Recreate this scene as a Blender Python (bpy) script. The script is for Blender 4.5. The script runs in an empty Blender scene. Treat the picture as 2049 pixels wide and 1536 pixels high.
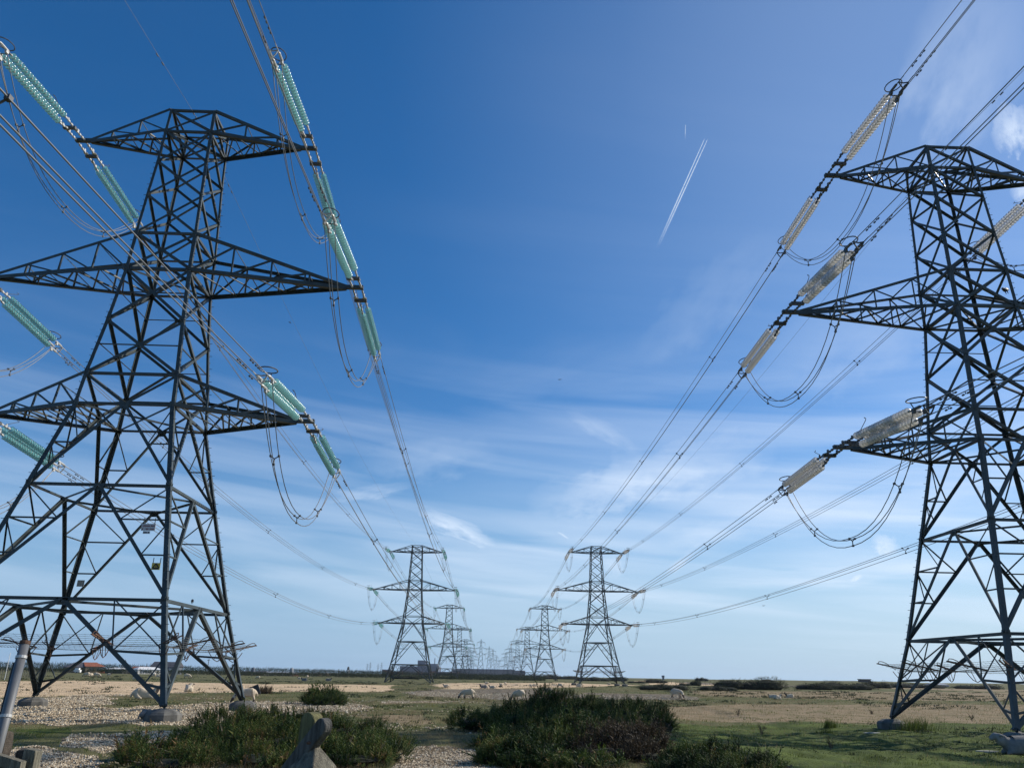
import bpy, math, random
import numpy as np
from mathutils import Vector, Matrix

random.seed(7)
rng = np.random.default_rng(11)
SC = bpy.context.scene
COL = SC.collection

# ------------------------------------------------------------------ camera, world, sun, exposure
CAM_H = 2.131
F = 1552.5 / 2049.0                      # focal length over image width
PITCH, ROLL = math.radians(20.579), math.radians(0.967)
cam_data = bpy.data.cameras.new('camera')
cam_data.sensor_fit = 'HORIZONTAL'
cam_data.sensor_width = 36.0
cam_data.lens = F * 36.0
cam_data.clip_start = 0.1
cam_data.clip_end = 80000.0
cam = bpy.data.objects.new('camera', cam_data)
COL.objects.link(cam)
cam.matrix_world = (Matrix.Translation((0, 0, CAM_H)) @ Matrix.Rotation(math.pi / 2 + PITCH, 4, 'X')
                    @ Matrix.Rotation(ROLL, 4, 'Z'))
SC.camera = cam

SUN_AZ, SUN_EL = math.radians(68.0), math.radians(33.0)      # azimuth clockwise from +Y
SUN_STRENGTH, SKY_STRENGTH, EXPOSURE, SKY_SAT = 5.0, 0.123, 0.0, 1.36
SC.view_settings.view_transform = 'Standard'
SC.view_settings.look = 'None'
SC.view_settings.exposure = EXPOSURE
SC.view_settings.gamma = 1.0

sun_data = bpy.data.lights.new('sun', 'SUN')
sun_data.energy = SUN_STRENGTH
sun_data.angle = math.radians(0.53)
sun_data.color = (1.0, 0.93, 0.82)
sun = bpy.data.objects.new('sun', sun_data)
COL.objects.link(sun)
sdir = Vector((math.sin(SUN_AZ) * math.cos(SUN_EL), math.cos(SUN_AZ) * math.cos(SUN_EL), math.sin(SUN_EL)))
sun.rotation_euler = sdir.to_track_quat('Z', 'Y').to_euler()
sun.location = (60, 20, 60)


def ray(u, v):
    """world direction through photo point (u, v) of 2049x1536"""
    a, b = (u - 1024.5) / 1552.5, (v - 768.0) / 1552.5
    return (cam.matrix_world.to_3x3() @ Vector((a, -b, -1.0))).normalized()


def at(u, v, z=0.0):
    """point of the level plane z that stands under photo point (u, v)"""
    d = ray(u, v)
    k = (z - CAM_H) / d.z
    return Vector((d.x * k, d.y * k, z))


def at_depth(u, v, y):
    d = ray(u, v)
    k = y / d.y
    return Vector((d.x * k, y, CAM_H + d.z * k))


class NT:
    """tiny node-tree builder"""
    def __init__(self, tree):
        self.t = tree
        tree.nodes.clear()

    def n(self, kind, **kw):
        nd = self.t.nodes.new(kind)
        for k, v in kw.items():
            if k.startswith('i_'):
                nd.inputs[k[2:]].default_value = v
            else:
                setattr(nd, k, v)
        return nd

    def l(self, a, b):
        self.t.links.new(a, b)

    def math(self, op, a, b=None, c=None, clamp=False):
        nd = self.t.nodes.new('ShaderNodeMath')
        nd.operation = op
        nd.use_clamp = clamp
        for i, x in enumerate((a, b, c)):
            if x is None:
                continue
            if isinstance(x, (int, float)):
                nd.inputs[i].default_value = x
            else:
                self.l(x, nd.inputs[i])
        return nd.outputs[0]

    def ramp(self, fac, stops, interp='LINEAR'):
        nd = self.t.nodes.new('ShaderNodeValToRGB')
        cr = nd.color_ramp
        cr.interpolation = interp
        while len(cr.elements) < len(stops):
            cr.elements.new(0.5)
        for e, (p, c) in zip(cr.elements, stops):
            e.position = p
            e.color = (*c, 1.0) if len(c) == 3 else c
        self.l(fac, nd.inputs[0])
        return nd.outputs[0]

    def mix(self, fac, a, b, blend='MIX'):
        nd = self.t.nodes.new('ShaderNodeMix')
        nd.data_type = 'RGBA'
        nd.blend_type = blend
        for i, x in ((0, fac), (6, a), (7, b)):
            if isinstance(x, (int, float)):
                nd.inputs[i].default_value = x
            elif isinstance(x, tuple):
                nd.inputs[i].default_value = (*x, 1.0) if len(x) == 3 else x
            else:
                self.l(x, nd.inputs[i])
        return nd.outputs[2]


# ---- sky: Nishita with thin cirrus high up
world = bpy.data.worlds.new('World')
SC.world = world
world.use_nodes = True
W = NT(world.node_tree)
sky = W.n('ShaderNodeTexSky', sky_type='NISHITA', sun_disc=False, sun_elevation=SUN_EL,
          sun_rotation=SUN_AZ, altitude=0.0, air_density=1.0, dust_density=0.1, ozone_density=3.0)
tc = W.n('ShaderNodeTexCoord')
sep = W.n('ShaderNodeSeparateXYZ')
W.l(tc.outputs['Generated'], sep.inputs[0])
dx, dy, dz = sep.outputs
zc = W.math('ADD', W.math('MAXIMUM', dz, 0.0), 0.06)
cx_, cy_ = W.math('DIVIDE', dx, zc), W.math('DIVIDE', dy, zc)
cmb = W.n('ShaderNodeCombineXYZ')
W.l(cx_, cmb.inputs[0]); W.l(cy_, cmb.inputs[1])
mp = W.n('ShaderNodeMapping')
mp.inputs['Rotation'].default_value = (0, 0, math.radians(-24))
mp.inputs['Scale'].default_value = (0.42, 0.9, 1.0)
W.l(cmb.outputs[0], mp.inputs[0])
nz1 = W.n('ShaderNodeTexNoise', i_Scale=0.75, i_Detail=7.0, i_Roughness=0.58, i_Distortion=0.9)
W.l(mp.outputs[0], nz1.inputs['Vector'])
nz2 = W.n('ShaderNodeTexNoise', i_Scale=0.33, i_Detail=3.0, i_Roughness=0.5)
W.l(cmb.outputs[0], nz2.inputs['Vector'])
wisps = W.math('MULTIPLY', W.ramp(nz1.outputs[0], [(0.44, (0, 0, 0)), (0.80, (1, 1, 1))]),
               W.ramp(nz2.outputs[0], [(0.38, (0, 0, 0)), (0.66, (1, 1, 1))]))
az = W.math('ARCTAN2', dx, dy)
el = W.math('ARCSINE', dz)
# cirrus is thicker towards the right-hand (sunny) half and in flat bands low over the land
side = W.math('MULTIPLY_ADD', az, 0.62, 0.42, clamp=True)
low = W.ramp(el, [(0.0, (0.10, 0.10, 0.10)), (0.09, (0.55, 0.55, 0.55)), (0.22, (1, 1, 1)), (0.50, (0.50, 0.50, 0.50)), (0.72, (0.35, 0.35, 0.35))])
wisps = W.math('MULTIPLY', wisps, low)
wisps = W.math('MULTIPLY', wisps, W.math('ADD', side, 0.30))
bandv = W.n('ShaderNodeCombineXYZ')
W.l(W.math('MULTIPLY', az, 1.6), bandv.inputs[0])
W.l(W.math('MULTIPLY_ADD', az, 2.2, W.math('MULTIPLY', el, 21.0)), bandv.inputs[1])
nz3 = W.n('ShaderNodeTexNoise', i_Scale=1.2, i_Detail=5.0, i_Roughness=0.48, i_Distortion=0.6)
W.l(bandv.outputs[0], nz3.inputs['Vector'])
band = W.math('MULTIPLY', W.ramp(nz3.outputs[0], [(0.40, (0, 0, 0)), (0.72, (1, 1, 1))]),
              W.ramp(el, [(0.03, (0, 0, 0)), (0.10, (0.9, 0.9, 0.9)), (0.20, (0.75, 0.75, 0.75)), (0.41, (0, 0, 0))]))
tot = W.math('ADD', W.math('MULTIPLY', wisps, 0.80), W.math('MULTIPLY', band, W.math('MULTIPLY_ADD', az, 0.40, 0.58, clamp=True)))


def puff(u0, v0, u1, v1, wid, amt):
    """one small cloud streak, given by the two directions of its ends"""
    a0, a1 = ray(u0, v0), ray(u1, v1)
    A0, E0 = math.atan2(a0.x, a0.y), math.asin(a0.z)
    A1, E1 = math.atan2(a1.x, a1.y), math.asin(a1.z)
    cA, cE = (A0 + A1) / 2, (E0 + E1) / 2
    ln = math.hypot(A1 - A0, E1 - E0) / 2
    ca, sa = (A1 - A0) / (2 * ln), (E1 - E0) / (2 * ln)
    p = W.math('SUBTRACT', az, cA)
    q = W.math('SUBTRACT', el, cE)
    s = W.math('DIVIDE', W.math('ADD', W.math('MULTIPLY', p, ca), W.math('MULTIPLY', q, sa)), ln)
    t = W.math('DIVIDE', W.math('SUBTRACT', W.math('MULTIPLY', q, ca), W.math('MULTIPLY', p, sa)), wid)
    # ragged: shift the cross coordinate with noise
    cv = W.n('ShaderNodeCombineXYZ')
    W.l(W.math('MULTIPLY', s, 1.6), cv.inputs[0]); W.l(W.math('MULTIPLY', t, 1.1), cv.inputs[1])
    cv.inputs[2].default_value = u0 * 0.137
    nn = W.n('ShaderNodeTexNoise', i_Scale=1.3, i_Detail=6.0, i_Roughness=0.6)
    W.l(cv.outputs[0], nn.inputs['Vector'])
    t2 = W.math('ADD', t, W.math('MULTIPLY_ADD', nn.outputs[0], 2.0, -1.0))
    r = W.math('ADD', W.math('MULTIPLY', s, s), W.math('MULTIPLY', t2, t2))
    m = W.math('SUBTRACT', 1.0, r, clamp=True)
    m = W.math('MULTIPLY', m, W.math('MULTIPLY_ADD', nn.outputs[0], 1.6, -0.15, clamp=True))
    return W.math('MULTIPLY', m, amt)


for args in ((836, 1024, 994, 1090, 0.0120, 0.85), (1742, 1078, 1800, 1100, 0.012, 0.75), (1700, 1163, 1726, 1150, 0.003, 0.7),
             (1114, 1063, 1140, 1078, 0.0016, 0.55), (1985, 285, 2075, 235, 0.030, 0.75), (2020, 390, 2075, 372, 0.016, 0.6),
             (1330, 1150, 1390, 1105, 0.006, 0.45), (1205, 1120, 1250, 1150, 0.012, 0.35),
             (640, 1000, 830, 970, 0.010, 0.28), (1120, 990, 1420, 930, 0.035, 0.30), (1380, 1165, 2000, 1130, 0.014, 0.34), (860, 1175, 1500, 1195, 0.012, 0.28),
             (1270, 720, 1560, 480, 0.045, 0.11), (1050, 1010, 1330, 960, 0.030, 0.34), (1240, 960, 1560, 900, 0.035, 0.30), (700, 930, 1000, 900, 0.030, 0.20), (1330, 1090, 1500, 1050, 0.016, 0.30), (1500, 760, 1900, 600, 0.06, 0.14), (1130, 820, 1280, 900, 0.012, 0.18), (1820, 60, 2049, 190, 0.10, 0.24)):
    tot = W.math('ADD', tot, puff(*args))
# broad thin veil high on the right
vd = ray(2080, 60)
dot = W.n('ShaderNodeVectorMath', operation='DOT_PRODUCT')
W.l(tc.outputs['Generated'], dot.inputs[0]); dot.inputs[1].default_value = vd
veil = W.ramp(dot.outputs['Value'], [(0.76, (0, 0, 0)), (0.91, (0.38, 0.38, 0.38)), (1.0, (1, 1, 1))], 'B_SPLINE')
veil = W.math('MULTIPLY', veil, W.math('MULTIPLY_ADD', nz2.outputs[0], 0.36, 0.05))
tot = W.math('ADD', tot, veil)
tot = W.math('MINIMUM', tot, 0.85)
hs = W.n('ShaderNodeHueSaturation', i_Saturation=SKY_SAT, i_Value=1.0)
W.l(sky.outputs[0], hs.inputs['Color'])
# pale moist air near the horizon, paler towards the sun
hzc = W.mix(W.math('MULTIPLY_ADD', az, 0.95, 0.42, clamp=True), (1.95, 3.65, 5.75), (3.9, 5.6, 7.1))
clear = W.mix(W.ramp(el, [(0.0, (0.95, 0.95, 0.95)), (0.06, (0.80, 0.80, 0.80)), (0.14, (0.42, 0.42, 0.42)), (0.30, (0, 0, 0))]), W.mix(1.0, hs.outputs[0], (1.10, 0.945, 1.0), 'MULTIPLY'), hzc)
cloud = W.mix(tot, clear, (6.6, 7.6, 9.0))
bg = W.n('ShaderNodeBackground', i_Strength=SKY_STRENGTH)
W.l(cloud, bg.inputs[0])
wo = W.n('ShaderNodeOutputWorld')
W.l(bg.outputs[0], wo.inputs[0])


# ------------------------------------------------------------------ helpers
def tag(o, label=None, cat=None, group=None, kind=None):
    if label: o['label'] = label
    if cat: o['category'] = cat
    if group: o['group'] = group
    if kind: o['kind'] = kind
    return o


def empty(name, loc=(0, 0, 0), rz=0.0):
    o = bpy.data.objects.new(name, None)
    o.location = loc
    o.rotation_euler = (0, 0, rz)
    o.empty_display_size = 0.5
    COL.objects.link(o)
    return o


class MB:
    """collects polygons and links them as one mesh object"""
    def __init__(self):
        self.v, self.f, self.m = [], [], []

    def add(self, vs, fs, mi=0):
        b = len(self.v)
        self.v.extend([tuple(p) for p in vs])
        self.f.extend([tuple(b + i for i in f) for f in fs])
        self.m.extend([mi] * len(fs))

    def box(self, lo, hi, mi=0, M=None):
        x0, y0, z0 = lo; x1, y1, z1 = hi
        vs = [(x0, y0, z0), (x1, y0, z0), (x1, y1, z0), (x0, y1, z0), (x0, y0, z1), (x1, y0, z1), (x1, y1, z1), (x0, y1, z1)]
        if M is not None: vs = [M @ Vector(p) for p in vs]
        self.add(vs, [(0, 3, 2, 1), (4, 5, 6, 7), (0, 1, 5, 4), (1, 2, 6, 5), (2, 3, 7, 6), (3, 0, 4, 7)], mi)

    def angle(self, p, q, a, inward, side=None, t=None, mi=0):
        """steel angle section from p to q: one flange in the face plane, one pointing inward"""
        p, q = Vector(p), Vector(q)
        ax = (q - p).normalized()
        n2 = Vector(inward); n2 = n2 - ax * n2.dot(ax)
        if n2.length < 1e-4: n2 = ax.orthogonal()
        n2.normalize()
        n1 = ax.cross(n2) if side is None else Vector(side) - ax * Vector(side).dot(ax)
        n1 = n1 - n2 * n1.dot(n2)
        n1.normalize()
        t = t or max(0.014, a * 0.13)
        off = -n1 * (a * 0.5) if side is None else Vector((0, 0, 0))
        prof = [(0, 0), (a, 0), (a, t), (t, t), (t, a), (0, a)]
        vs = [p + off + n1 * x + n2 * y for x, y in prof] + [q + off + n1 * x + n2 * y for x, y in prof]
        fs = [(i, (i + 1) % 6, 6 + (i + 1) % 6, 6 + i) for i in range(6)] + [(5, 4, 3, 2, 1, 0), (6, 7, 8, 9, 10, 11)]
        if ax.dot(n1.cross(n2)) < 0: fs = [f[::-1] for f in fs]
        self.add(vs, fs, mi)

    def tube(self, pts, r, n=6, cap=True, mi=0, closed=False):
        pts = [Vector(p) for p in pts]
        N = len(pts)
        rs = r if isinstance(r, (list, tuple)) else [r] * N
        base = len(self.v)
        ref = None
        for i, p in enumerate(pts):
            if closed:
                d = pts[(i + 1) % N] - pts[i - 1]
            else:
                d = pts[min(i + 1, N - 1)] - pts[max(i - 1, 0)]
            d.normalize()
            if ref is None:
                ref = d.orthogonal().normalized()
            ref = (ref - d * ref.dot(d)).normalized()
            b = d.cross(ref)
            for k in range(n):
                c, s = math.cos(2 * math.pi * k / n), math.sin(2 * math.pi * k / n)
                self.v.append(tuple(p + (ref * c + b * s) * rs[i]))
        last = N if closed else N - 1
        for i in range(last):
            j = (i + 1) % N
            for k in range(n):
                self.f.append((base + i * n + k, base + i * n + (k + 1) % n, base + j * n + (k + 1) % n, base + j * n + k)); self.m.append(mi)
        if cap and not closed:
            self.f.append(tuple(base + k for k in range(n))[::-1]); self.m.append(mi)
            self.f.append(tuple(base + (N - 1) * n + k for k in range(n))); self.m.append(mi)

    def lathe(self, prof, n, M, mi=0):
        """prof: (radius, height) pairs turned about local Z and placed by M"""
        base = len(self.v)
        for r, h in prof:
            for k in range(n):
                a = 2 * math.pi * k / n
                self.v.append(tuple(M @ Vector((r * math.cos(a), r * math.sin(a), h))))
        for i in range(len(prof) - 1):
            for k in range(n):
                self.f.append((base + i * n + k, base + i * n + (k + 1) % n, base + (i + 1) * n + (k + 1) % n, base + (i + 1) * n + k)); self.m.append(mi)
        self.f.append(tuple(base + k for k in range(n))[::-1]); self.m.append(mi)
        self.f.append(tuple(base + (len(prof) - 1) * n + k for k in range(n))); self.m.append(mi)

    def prism(self, outline, y0, y1, M=None, mi=0):
        """outline in (x, z), extruded along y"""
        n = len(outline)
        vs = [(x, y0, z) for x, z in outline] + [(x, y1, z) for x, z in outline]
        if M is not None: vs = [M @ Vector(p) for p in vs]
        fs = [tuple(range(n)), tuple(range(2 * n - 1, n - 1, -1))] + [(i, i + n, (i + 1) % n + n, (i + 1) % n) for i in range(n)]
        self.add(vs, fs, mi)

    def build(self, name, mats, parent=None, smooth=False):
        me = bpy.data.meshes.new(name)
        me.from_pydata(self.v, [], self.f)
        mats = mats if isinstance(mats, (list, tuple)) else [mats]
        for m in mats: me.materials.append(m)
        if len(mats) > 1: me.polygons.foreach_set('material_index', self.m)
        if smooth: me.polygons.foreach_set('use_smooth', [True] * len(me.polygons))
        me.update()
        o = bpy.data.objects.new(name, me)
        COL.objects.link(o)
        if parent: o.parent = parent
        return o


def copy_tree(o, parent=None):
    kids = [c for c in bpy.data.objects if c.parent == o]
    c = o.copy()
    for k in ('label',):
        pass
    COL.objects.link(c)
    if parent: c.parent = parent
    for ch in kids: copy_tree(ch, c)
    return c


# ------------------------------------------------------------------ materials
def mat(name, col, rough=0.7, metal=0.0, var=0.25, scale=3.0, bump=0.0, spec=0.4, col2=None, stretch=(1, 1, 1), wear=0.0):
    m = bpy.data.materials.new(name)
    m.use_nodes = True
    N = NT(m.node_tree)
    tcn = N.n('ShaderNodeTexCoord')
    mpn = N.n('ShaderNodeMapping')
    mpn.inputs['Scale'].default_value = stretch
    N.l(tcn.outputs['Object'], mpn.inputs[0])
    nz = N.n('ShaderNodeTexNoise', i_Scale=scale, i_Detail=6.0, i_Roughness=0.65)
    N.l(mpn.outputs[0], nz.inputs['Vector'])
    c2 = col2 or tuple(c * (1 - var) for c in col)
    c1 = tuple(min(1, c * (1 + var * 0.6)) for c in col)
    colr = N.ramp(nz.outputs[0], [(0.30, c2), (0.70, c1)])
    if wear:
        nw = N.n('ShaderNodeTexNoise', i_Scale=scale * 3.1, i_Detail=5.0, i_Roughness=0.7)
        N.l(tcn.outputs['Object'], nw.inputs['Vector'])
        colr = N.mix(N.math('MULTIPLY', N.ramp(nw.outputs[0], [(0.56, (0, 0, 0)), (0.72, (1, 1, 1))]), wear), colr, (0.13, 0.07, 0.04))
    b = N.n('ShaderNodeBsdfPrincipled', i_Metallic=metal, i_Roughness=rough)
    b.inputs['Specular IOR Level'].default_value = spec
    N.l(colr, b.inputs['Base Color'])
    if bump:
        nb = N.n('ShaderNodeTexNoise', i_Scale=scale * 6, i_Detail=5.0)
        N.l(mpn.outputs[0], nb.inputs['Vector'])
        bp = N.n('ShaderNodeBump', i_Strength=bump, i_Distance=0.02)
        N.l(nb.outputs[0], bp.inputs['Height']); N.l(bp.outputs[0], b.inputs['Normal'])
    o = N.n('ShaderNodeOutputMaterial')
    N.l(b.outputs[0], o.inputs[0])
    return m


def glass_mat(name, tint, clear):
    m = bpy.data.materials.new(name)
    m.use_nodes = True
    N = NT(m.node_tree)
    d = N.n('ShaderNodeBsdfDiffuse'); d.inputs[0].default_value = (*tint, 1)
    t = N.n('ShaderNodeBsdfTranslucent'); t.inputs[0].default_value = (*tint, 1)
    tr = N.n('ShaderNodeBsdfTransparent'); tr.inputs[0].default_value = (*[0.5 + 0.5 * c for c in tint], 1)
    g = N.n('ShaderNodeBsdfGlossy'); g.inputs['Roughness'].default_value = 0.20
    a = N.n('ShaderNodeMixShader'); a.inputs[0].default_value = 0.80
    N.l(d.outputs[0], a.inputs[1]); N.l(t.outputs[0], a.inputs[2])
    b = N.n('ShaderNodeMixShader'); b.inputs[0].default_value = clear
    N.l(a.outputs[0], b.inputs[1]); N.l(tr.outputs[0], b.inputs[2])
    fr = N.n('ShaderNodeFresnel'); fr.inputs[0].default_value = 1.5
    c = N.n('ShaderNodeMixShader')
    N.l(N.math('MULTIPLY_ADD', fr.outputs[0], 0.8, 0.10), c.inputs[0]); N.l(b.outputs[0], c.inputs[1]); N.l(g.outputs[0], c.inputs[2])
    o = N.n('ShaderNodeOutputMaterial'); N.l(c.outputs[0], o.inputs[0])
    return m


M = {}
M['steel'] = mat('painted_lattice_steel', (0.042, 0.058, 0.062), rough=0.5, var=0.40, scale=1.3, spec=0.35, wear=0.25)
M['steel2'] = mat('painted_brace_steel', (0.045, 0.060, 0.063), rough=0.5, var=0.40, scale=0.8, spec=0.35, wear=0.25)
M['wire'] = mat('aluminium_conductor', (0.22, 0.225, 0.23), rough=0.45, metal=0.35, var=0.15, scale=0.6)
M['fit'] = mat('galvanised_fittings', (0.50, 0.50, 0.48), rough=0.45, metal=0.2, var=0.3, scale=6)
M['fitdark'] = mat('weathered_fittings', (0.10, 0.105, 0.11), rough=0.55, metal=0.3, var=0.3, scale=6)
M['teal'] = glass_mat('teal_toughened_glass', (0.53, 0.89, 0.89), 0.32)
M['clear'] = glass_mat('clear_toughened_glass', (1.0, 0.985, 0.95), 0.25)
M['concrete'] = mat('weathered_concrete', (0.135, 0.13, 0.115), rough=0.9, var=0.5, scale=2.2, bump=0.5)
M['conc_light'] = mat('pale_concrete', (0.42, 0.40, 0.35), rough=0.9, var=0.2, scale=3, bump=0.4)
M['galv'] = mat('galvanised_tube', (0.15, 0.155, 0.16), rough=0.55, metal=0.1, var=0.25, scale=3.0, stretch=(3, 3, .6))
M['rust'] = mat('rusty_steel', (0.13, 0.07, 0.045), rough=0.85, var=0.5, scale=9)
M['barb'] = mat('barbed_wire_steel', (0.12, 0.12, 0.115), rough=0.6, metal=0.3, var=0.2)
M['wood'] = mat('weathered_oak', (0.19, 0.175, 0.13), rough=0.9, var=0.7, scale=4.0, bump=0.9, stretch=(6, 6, 0.7), wear=0.25)
M['wood_green'] = mat('algae_stained_oak', (0.165, 0.155, 0.068), rough=0.9, var=0.7, scale=4.0, bump=0.9, stretch=(6, 6, 0.7), wear=0.25)
M['wood_grey'] = mat('grey_weathered_board', (0.115, 0.112, 0.10), rough=0.9, var=0.7, scale=4.0, bump=0.9, stretch=(6, 6, 0.7))
M['wood_dark'] = mat('rotten_dark_timber', (0.075, 0.06, 0.045), rough=0.95, var=0.6, scale=12, bump=0.9)
M['sign_white'] = mat('faded_white_enamel', (0.55, 0.52, 0.52), rough=0.5, var=0.12, scale=4)
M['sign_red'] = mat('dark_red_lettering', (0.22, 0.06, 0.07), rough=0.6, var=0.1)
M['sign_yellow'] = mat('yellow_enamel', (0.62, 0.46, 0.06), rough=0.5, var=0.15, scale=6)
M['sign_black'] = mat('black_enamel', (0.02, 0.02, 0.02), rough=0.5, var=0.1)
M['sign_back'] = mat('bare_sign_back', (0.30, 0.28, 0.24), rough=0.6, var=0.2, scale=5)
M['wool'] = mat('cream_wool', (0.60, 0.50, 0.37), rough=0.95, var=0.22, scale=9, bump=0.9)
M['wool_grey_shade'] = mat('grey_and_shaded_wool', (0.21, 0.20, 0.185), rough=0.95, var=0.25, scale=9, bump=0.9)  # real grey fleece, also painted shade on two lying sheep
M['face'] = mat('dark_face_hair', (0.075, 0.060, 0.052), rough=0.85, var=0.3, scale=6)
M['face_pale'] = mat('pale_face_hair', (0.27, 0.25, 0.22), rough=0.85, var=0.2, scale=6)
M['bird'] = mat('black_feathers', (0.02, 0.02, 0.024), rough=0.6, var=0.2)
M['red_tile'] = mat('red_clay_tiles', (0.28, 0.095, 0.05), rough=0.85, var=0.4, scale=0.9)
M['slate'] = mat('dark_slate_and_shaded_tile', (0.075, 0.075, 0.085), rough=0.7, var=0.3, scale=0.6)
M['brick'] = mat('buff_brick_wall', (0.33, 0.25, 0.17), rough=0.9, var=0.25, scale=0.8)
M['red_wall'] = mat('red_boarded_wall', (0.16, 0.045, 0.035), rough=0.8, var=0.25, scale=0.7)
M['dark_wall'] = mat('black_boards_and_shaded_wall', (0.05, 0.05, 0.055), rough=0.8, var=0.3, scale=0.7)
M['white'] = mat('white_painted_panel', (0.74, 0.74, 0.72), rough=0.6, var=0.08, scale=0.6)
M['pvc'] = mat('window_glazing', (0.12, 0.15, 0.18), rough=0.15, var=0.1, spec=0.6)
M['grey_shed'] = mat('grey_cladding', (0.30, 0.31, 0.33), rough=0.6, var=0.15, scale=0.2)
M['plant_dark'] = mat('dark_blue_grey_cladding', (0.105, 0.12, 0.155), rough=0.7, var=0.15, scale=0.05)
M['plant_mid'] = mat('mid_grey_cladding', (0.16, 0.175, 0.21), rough=0.7, var=0.15, scale=0.05)
M['plant_brown'] = mat('brown_grey_cladding', (0.125, 0.12, 0.135), rough=0.7, var=0.2, scale=0.03)
M['pole'] = mat('tarred_pole', (0.07, 0.055, 0.045), rough=0.9, var=0.3)
M['black'] = mat('black_paint', (0.03, 0.03, 0.032), rough=0.6, var=0.2)
M['contrail'] = None


def leaf_mat(name, stops, rough=0.7, trans=0.25):
    m = bpy.data.materials.new(name)
    m.use_nodes = True
    N = NT(m.node_tree)
    at_ = N.n('ShaderNodeAttribute', attribute_name='tint')
    colr = N.ramp(at_.outputs['Fac'], stops)
    d = N.n('ShaderNodeBsdfPrincipled', i_Roughness=rough)
    d.inputs['Specular IOR Level'].default_value = 0.25
    N.l(colr, d.inputs['Base Color'])
    t = N.n('ShaderNodeBsdfTranslucent'); N.l(colr, t.inputs[0])
    mx = N.n('ShaderNodeMixShader'); mx.inputs[0].default_value = trans
    N.l(d.outputs[0], mx.inputs[1]); N.l(t.outputs[0], mx.inputs[2])
    o = N.n('ShaderNodeOutputMaterial'); N.l(mx.outputs[0], o.inputs[0])
    return m


M['gorse'] = leaf_mat('gorse_shoots', [(0.0, (0.010, 0.022, 0.006)), (0.35, (0.030, 0.060, 0.012)), (0.65, (0.080, 0.118, 0.022)), (0.9, (0.165, 0.165, 0.042)), (1.0, (0.17, 0.10, 0.04))])
M['bramble'] = leaf_mat('bramble_leaves', [(0.0, (0.020, 0.016, 0.012)), (0.5, (0.055, 0.042, 0.024)), (1.0, (0.14, 0.095, 0.05))])
M['scrub'] = leaf_mat('far_scrub_leaves', [(0.0, (0.016, 0.026, 0.014)), (0.6, (0.038, 0.056, 0.024)), (1.0, (0.075, 0.080, 0.035))])
M['stem'] = mat('woody_stem', (0.15, 0.125, 0.095), rough=0.9, var=0.4, scale=8)
M['core'] = mat('painted_shade_core', (0.018, 0.022, 0.012), rough=1.0, var=0.4, scale=5)  # near-black fill, inner shade of the bushes put into a colour
M['grass_green'] = leaf_mat('green_grass_blades', [(0.0, (0.030, 0.056, 0.008)), (0.5, (0.098, 0.132, 0.028)), (0.85, (0.19, 0.195, 0.058)), (1.0, (0.29, 0.24, 0.10))], trans=0.35)
M['grass_dry'] = leaf_mat('dry_grass_blades', [(0.0, (0.12, 0.11, 0.045)), (0.45, (0.24, 0.18, 0.095)), (1.0, (0.40, 0.30, 0.17))], trans=0.35)
M['pebble'] = leaf_mat('shingle_pebbles', [(0.0, (0.12, 0.085, 0.052)), (0.35, (0.36, 0.275, 0.175)), (0.7, (0.58, 0.475, 0.325)), (1.0, (0.82, 0.73, 0.56))], rough=0.8, trans=0.0)


# ------------------------------------------------------------------ ground
def vnoise(x, y, seed=0):
    """smooth value noise, 0..1"""
    xi, yi = np.floor(x).astype(np.int64), np.floor(y).astype(np.int64)
    xf, yf = x - xi, y - yi
    def h(a, b):
        n = (a * 374761393 + b * 668265263 + seed * 974711) & 0x7fffffff
        n = ((n ^ (n >> 13)) * 1274126177) & 0x7fffffff
        return ((n ^ (n >> 16)) & 0xffff) / 65535.0
    u, v = xf * xf * (3 - 2 * xf), yf * yf * (3 - 2 * yf)
    return (h(xi, yi) * (1 - u) + h(xi + 1, yi) * u) * (1 - v) + (h(xi, yi + 1) * (1 - u) + h(xi + 1, yi + 1) * u) * v


def fbm(x, y, seed=0, oct=4):
    t, a, s = 0.0, 0.5, 0.0
    for o in range(oct):
        t = t + a * vnoise(x * 2 ** o, y * 2 ** o, seed + o); s += a; a *= 0.5
    return t / s


def ground_h(x, y):
    x, y = np.asarray(x, float), np.asarray(y, float)
    r = np.hypot(x, y)
    h = 0.45 * np.exp(-(r / 7.0) ** 2)
    near = np.clip((260 - r) / 200, 0, 1)
    h = h + near * (0.16 * (fbm(x / 9, y / 9, 3) - 0.5) + 0.17 * (fbm(x / 1.5, y / 1.5, 9, 3) - 0.5) + 0.07 * (fbm(x / 0.5, y / 0.5, 19, 2) - 0.5))
    h = h + np.clip((x - 3) / 3, 0, 1) * np.clip((60 - r) / 12, 0, 1) * np.clip((r - 14) / 4, 0, 1) * 0.20 * (fbm(x / 0.9, y / 0.9, 137, 3) - 0.5)
    # the turf round the right-hand pylon lies lower
    ss = lambda t: np.clip(t, 0, 1) ** 2 * (3 - 2 * np.clip(t, 0, 1))
    h = h - 0.42 * ss((x - 5) / 9) * ss((y - 15) / 6) * ss((95 - y) / 35)
    # low shingle ridges towards the sea on the right
    rid = np.clip((r - 420) / 300, 0, 1) * np.clip((x / np.maximum(r, 1) - 0.12) * 6, 0, 1) * np.clip((2600 - r) / 900, 0, 1)
    h = h + rid * 3.2 * fbm(x / 160, y / 90, 21, 4)
    return h - 0.05


def gz(x, y):
    return float(ground_h(np.array([x]), np.array([y]))[0])


def G(u, v):
    """point of the ground under photo point (u, v)"""
    p = at(u, v)
    for _ in range(5):
        z = float(ground_h(np.array([p.x]), np.array([p.y]))[0])
        p = at(u, v, min(z, CAM_H - 0.3))
    p.z = z
    return p


def poly(*uv):
    return np.array([G(u, v)[:2] for u, v in uv])


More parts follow.
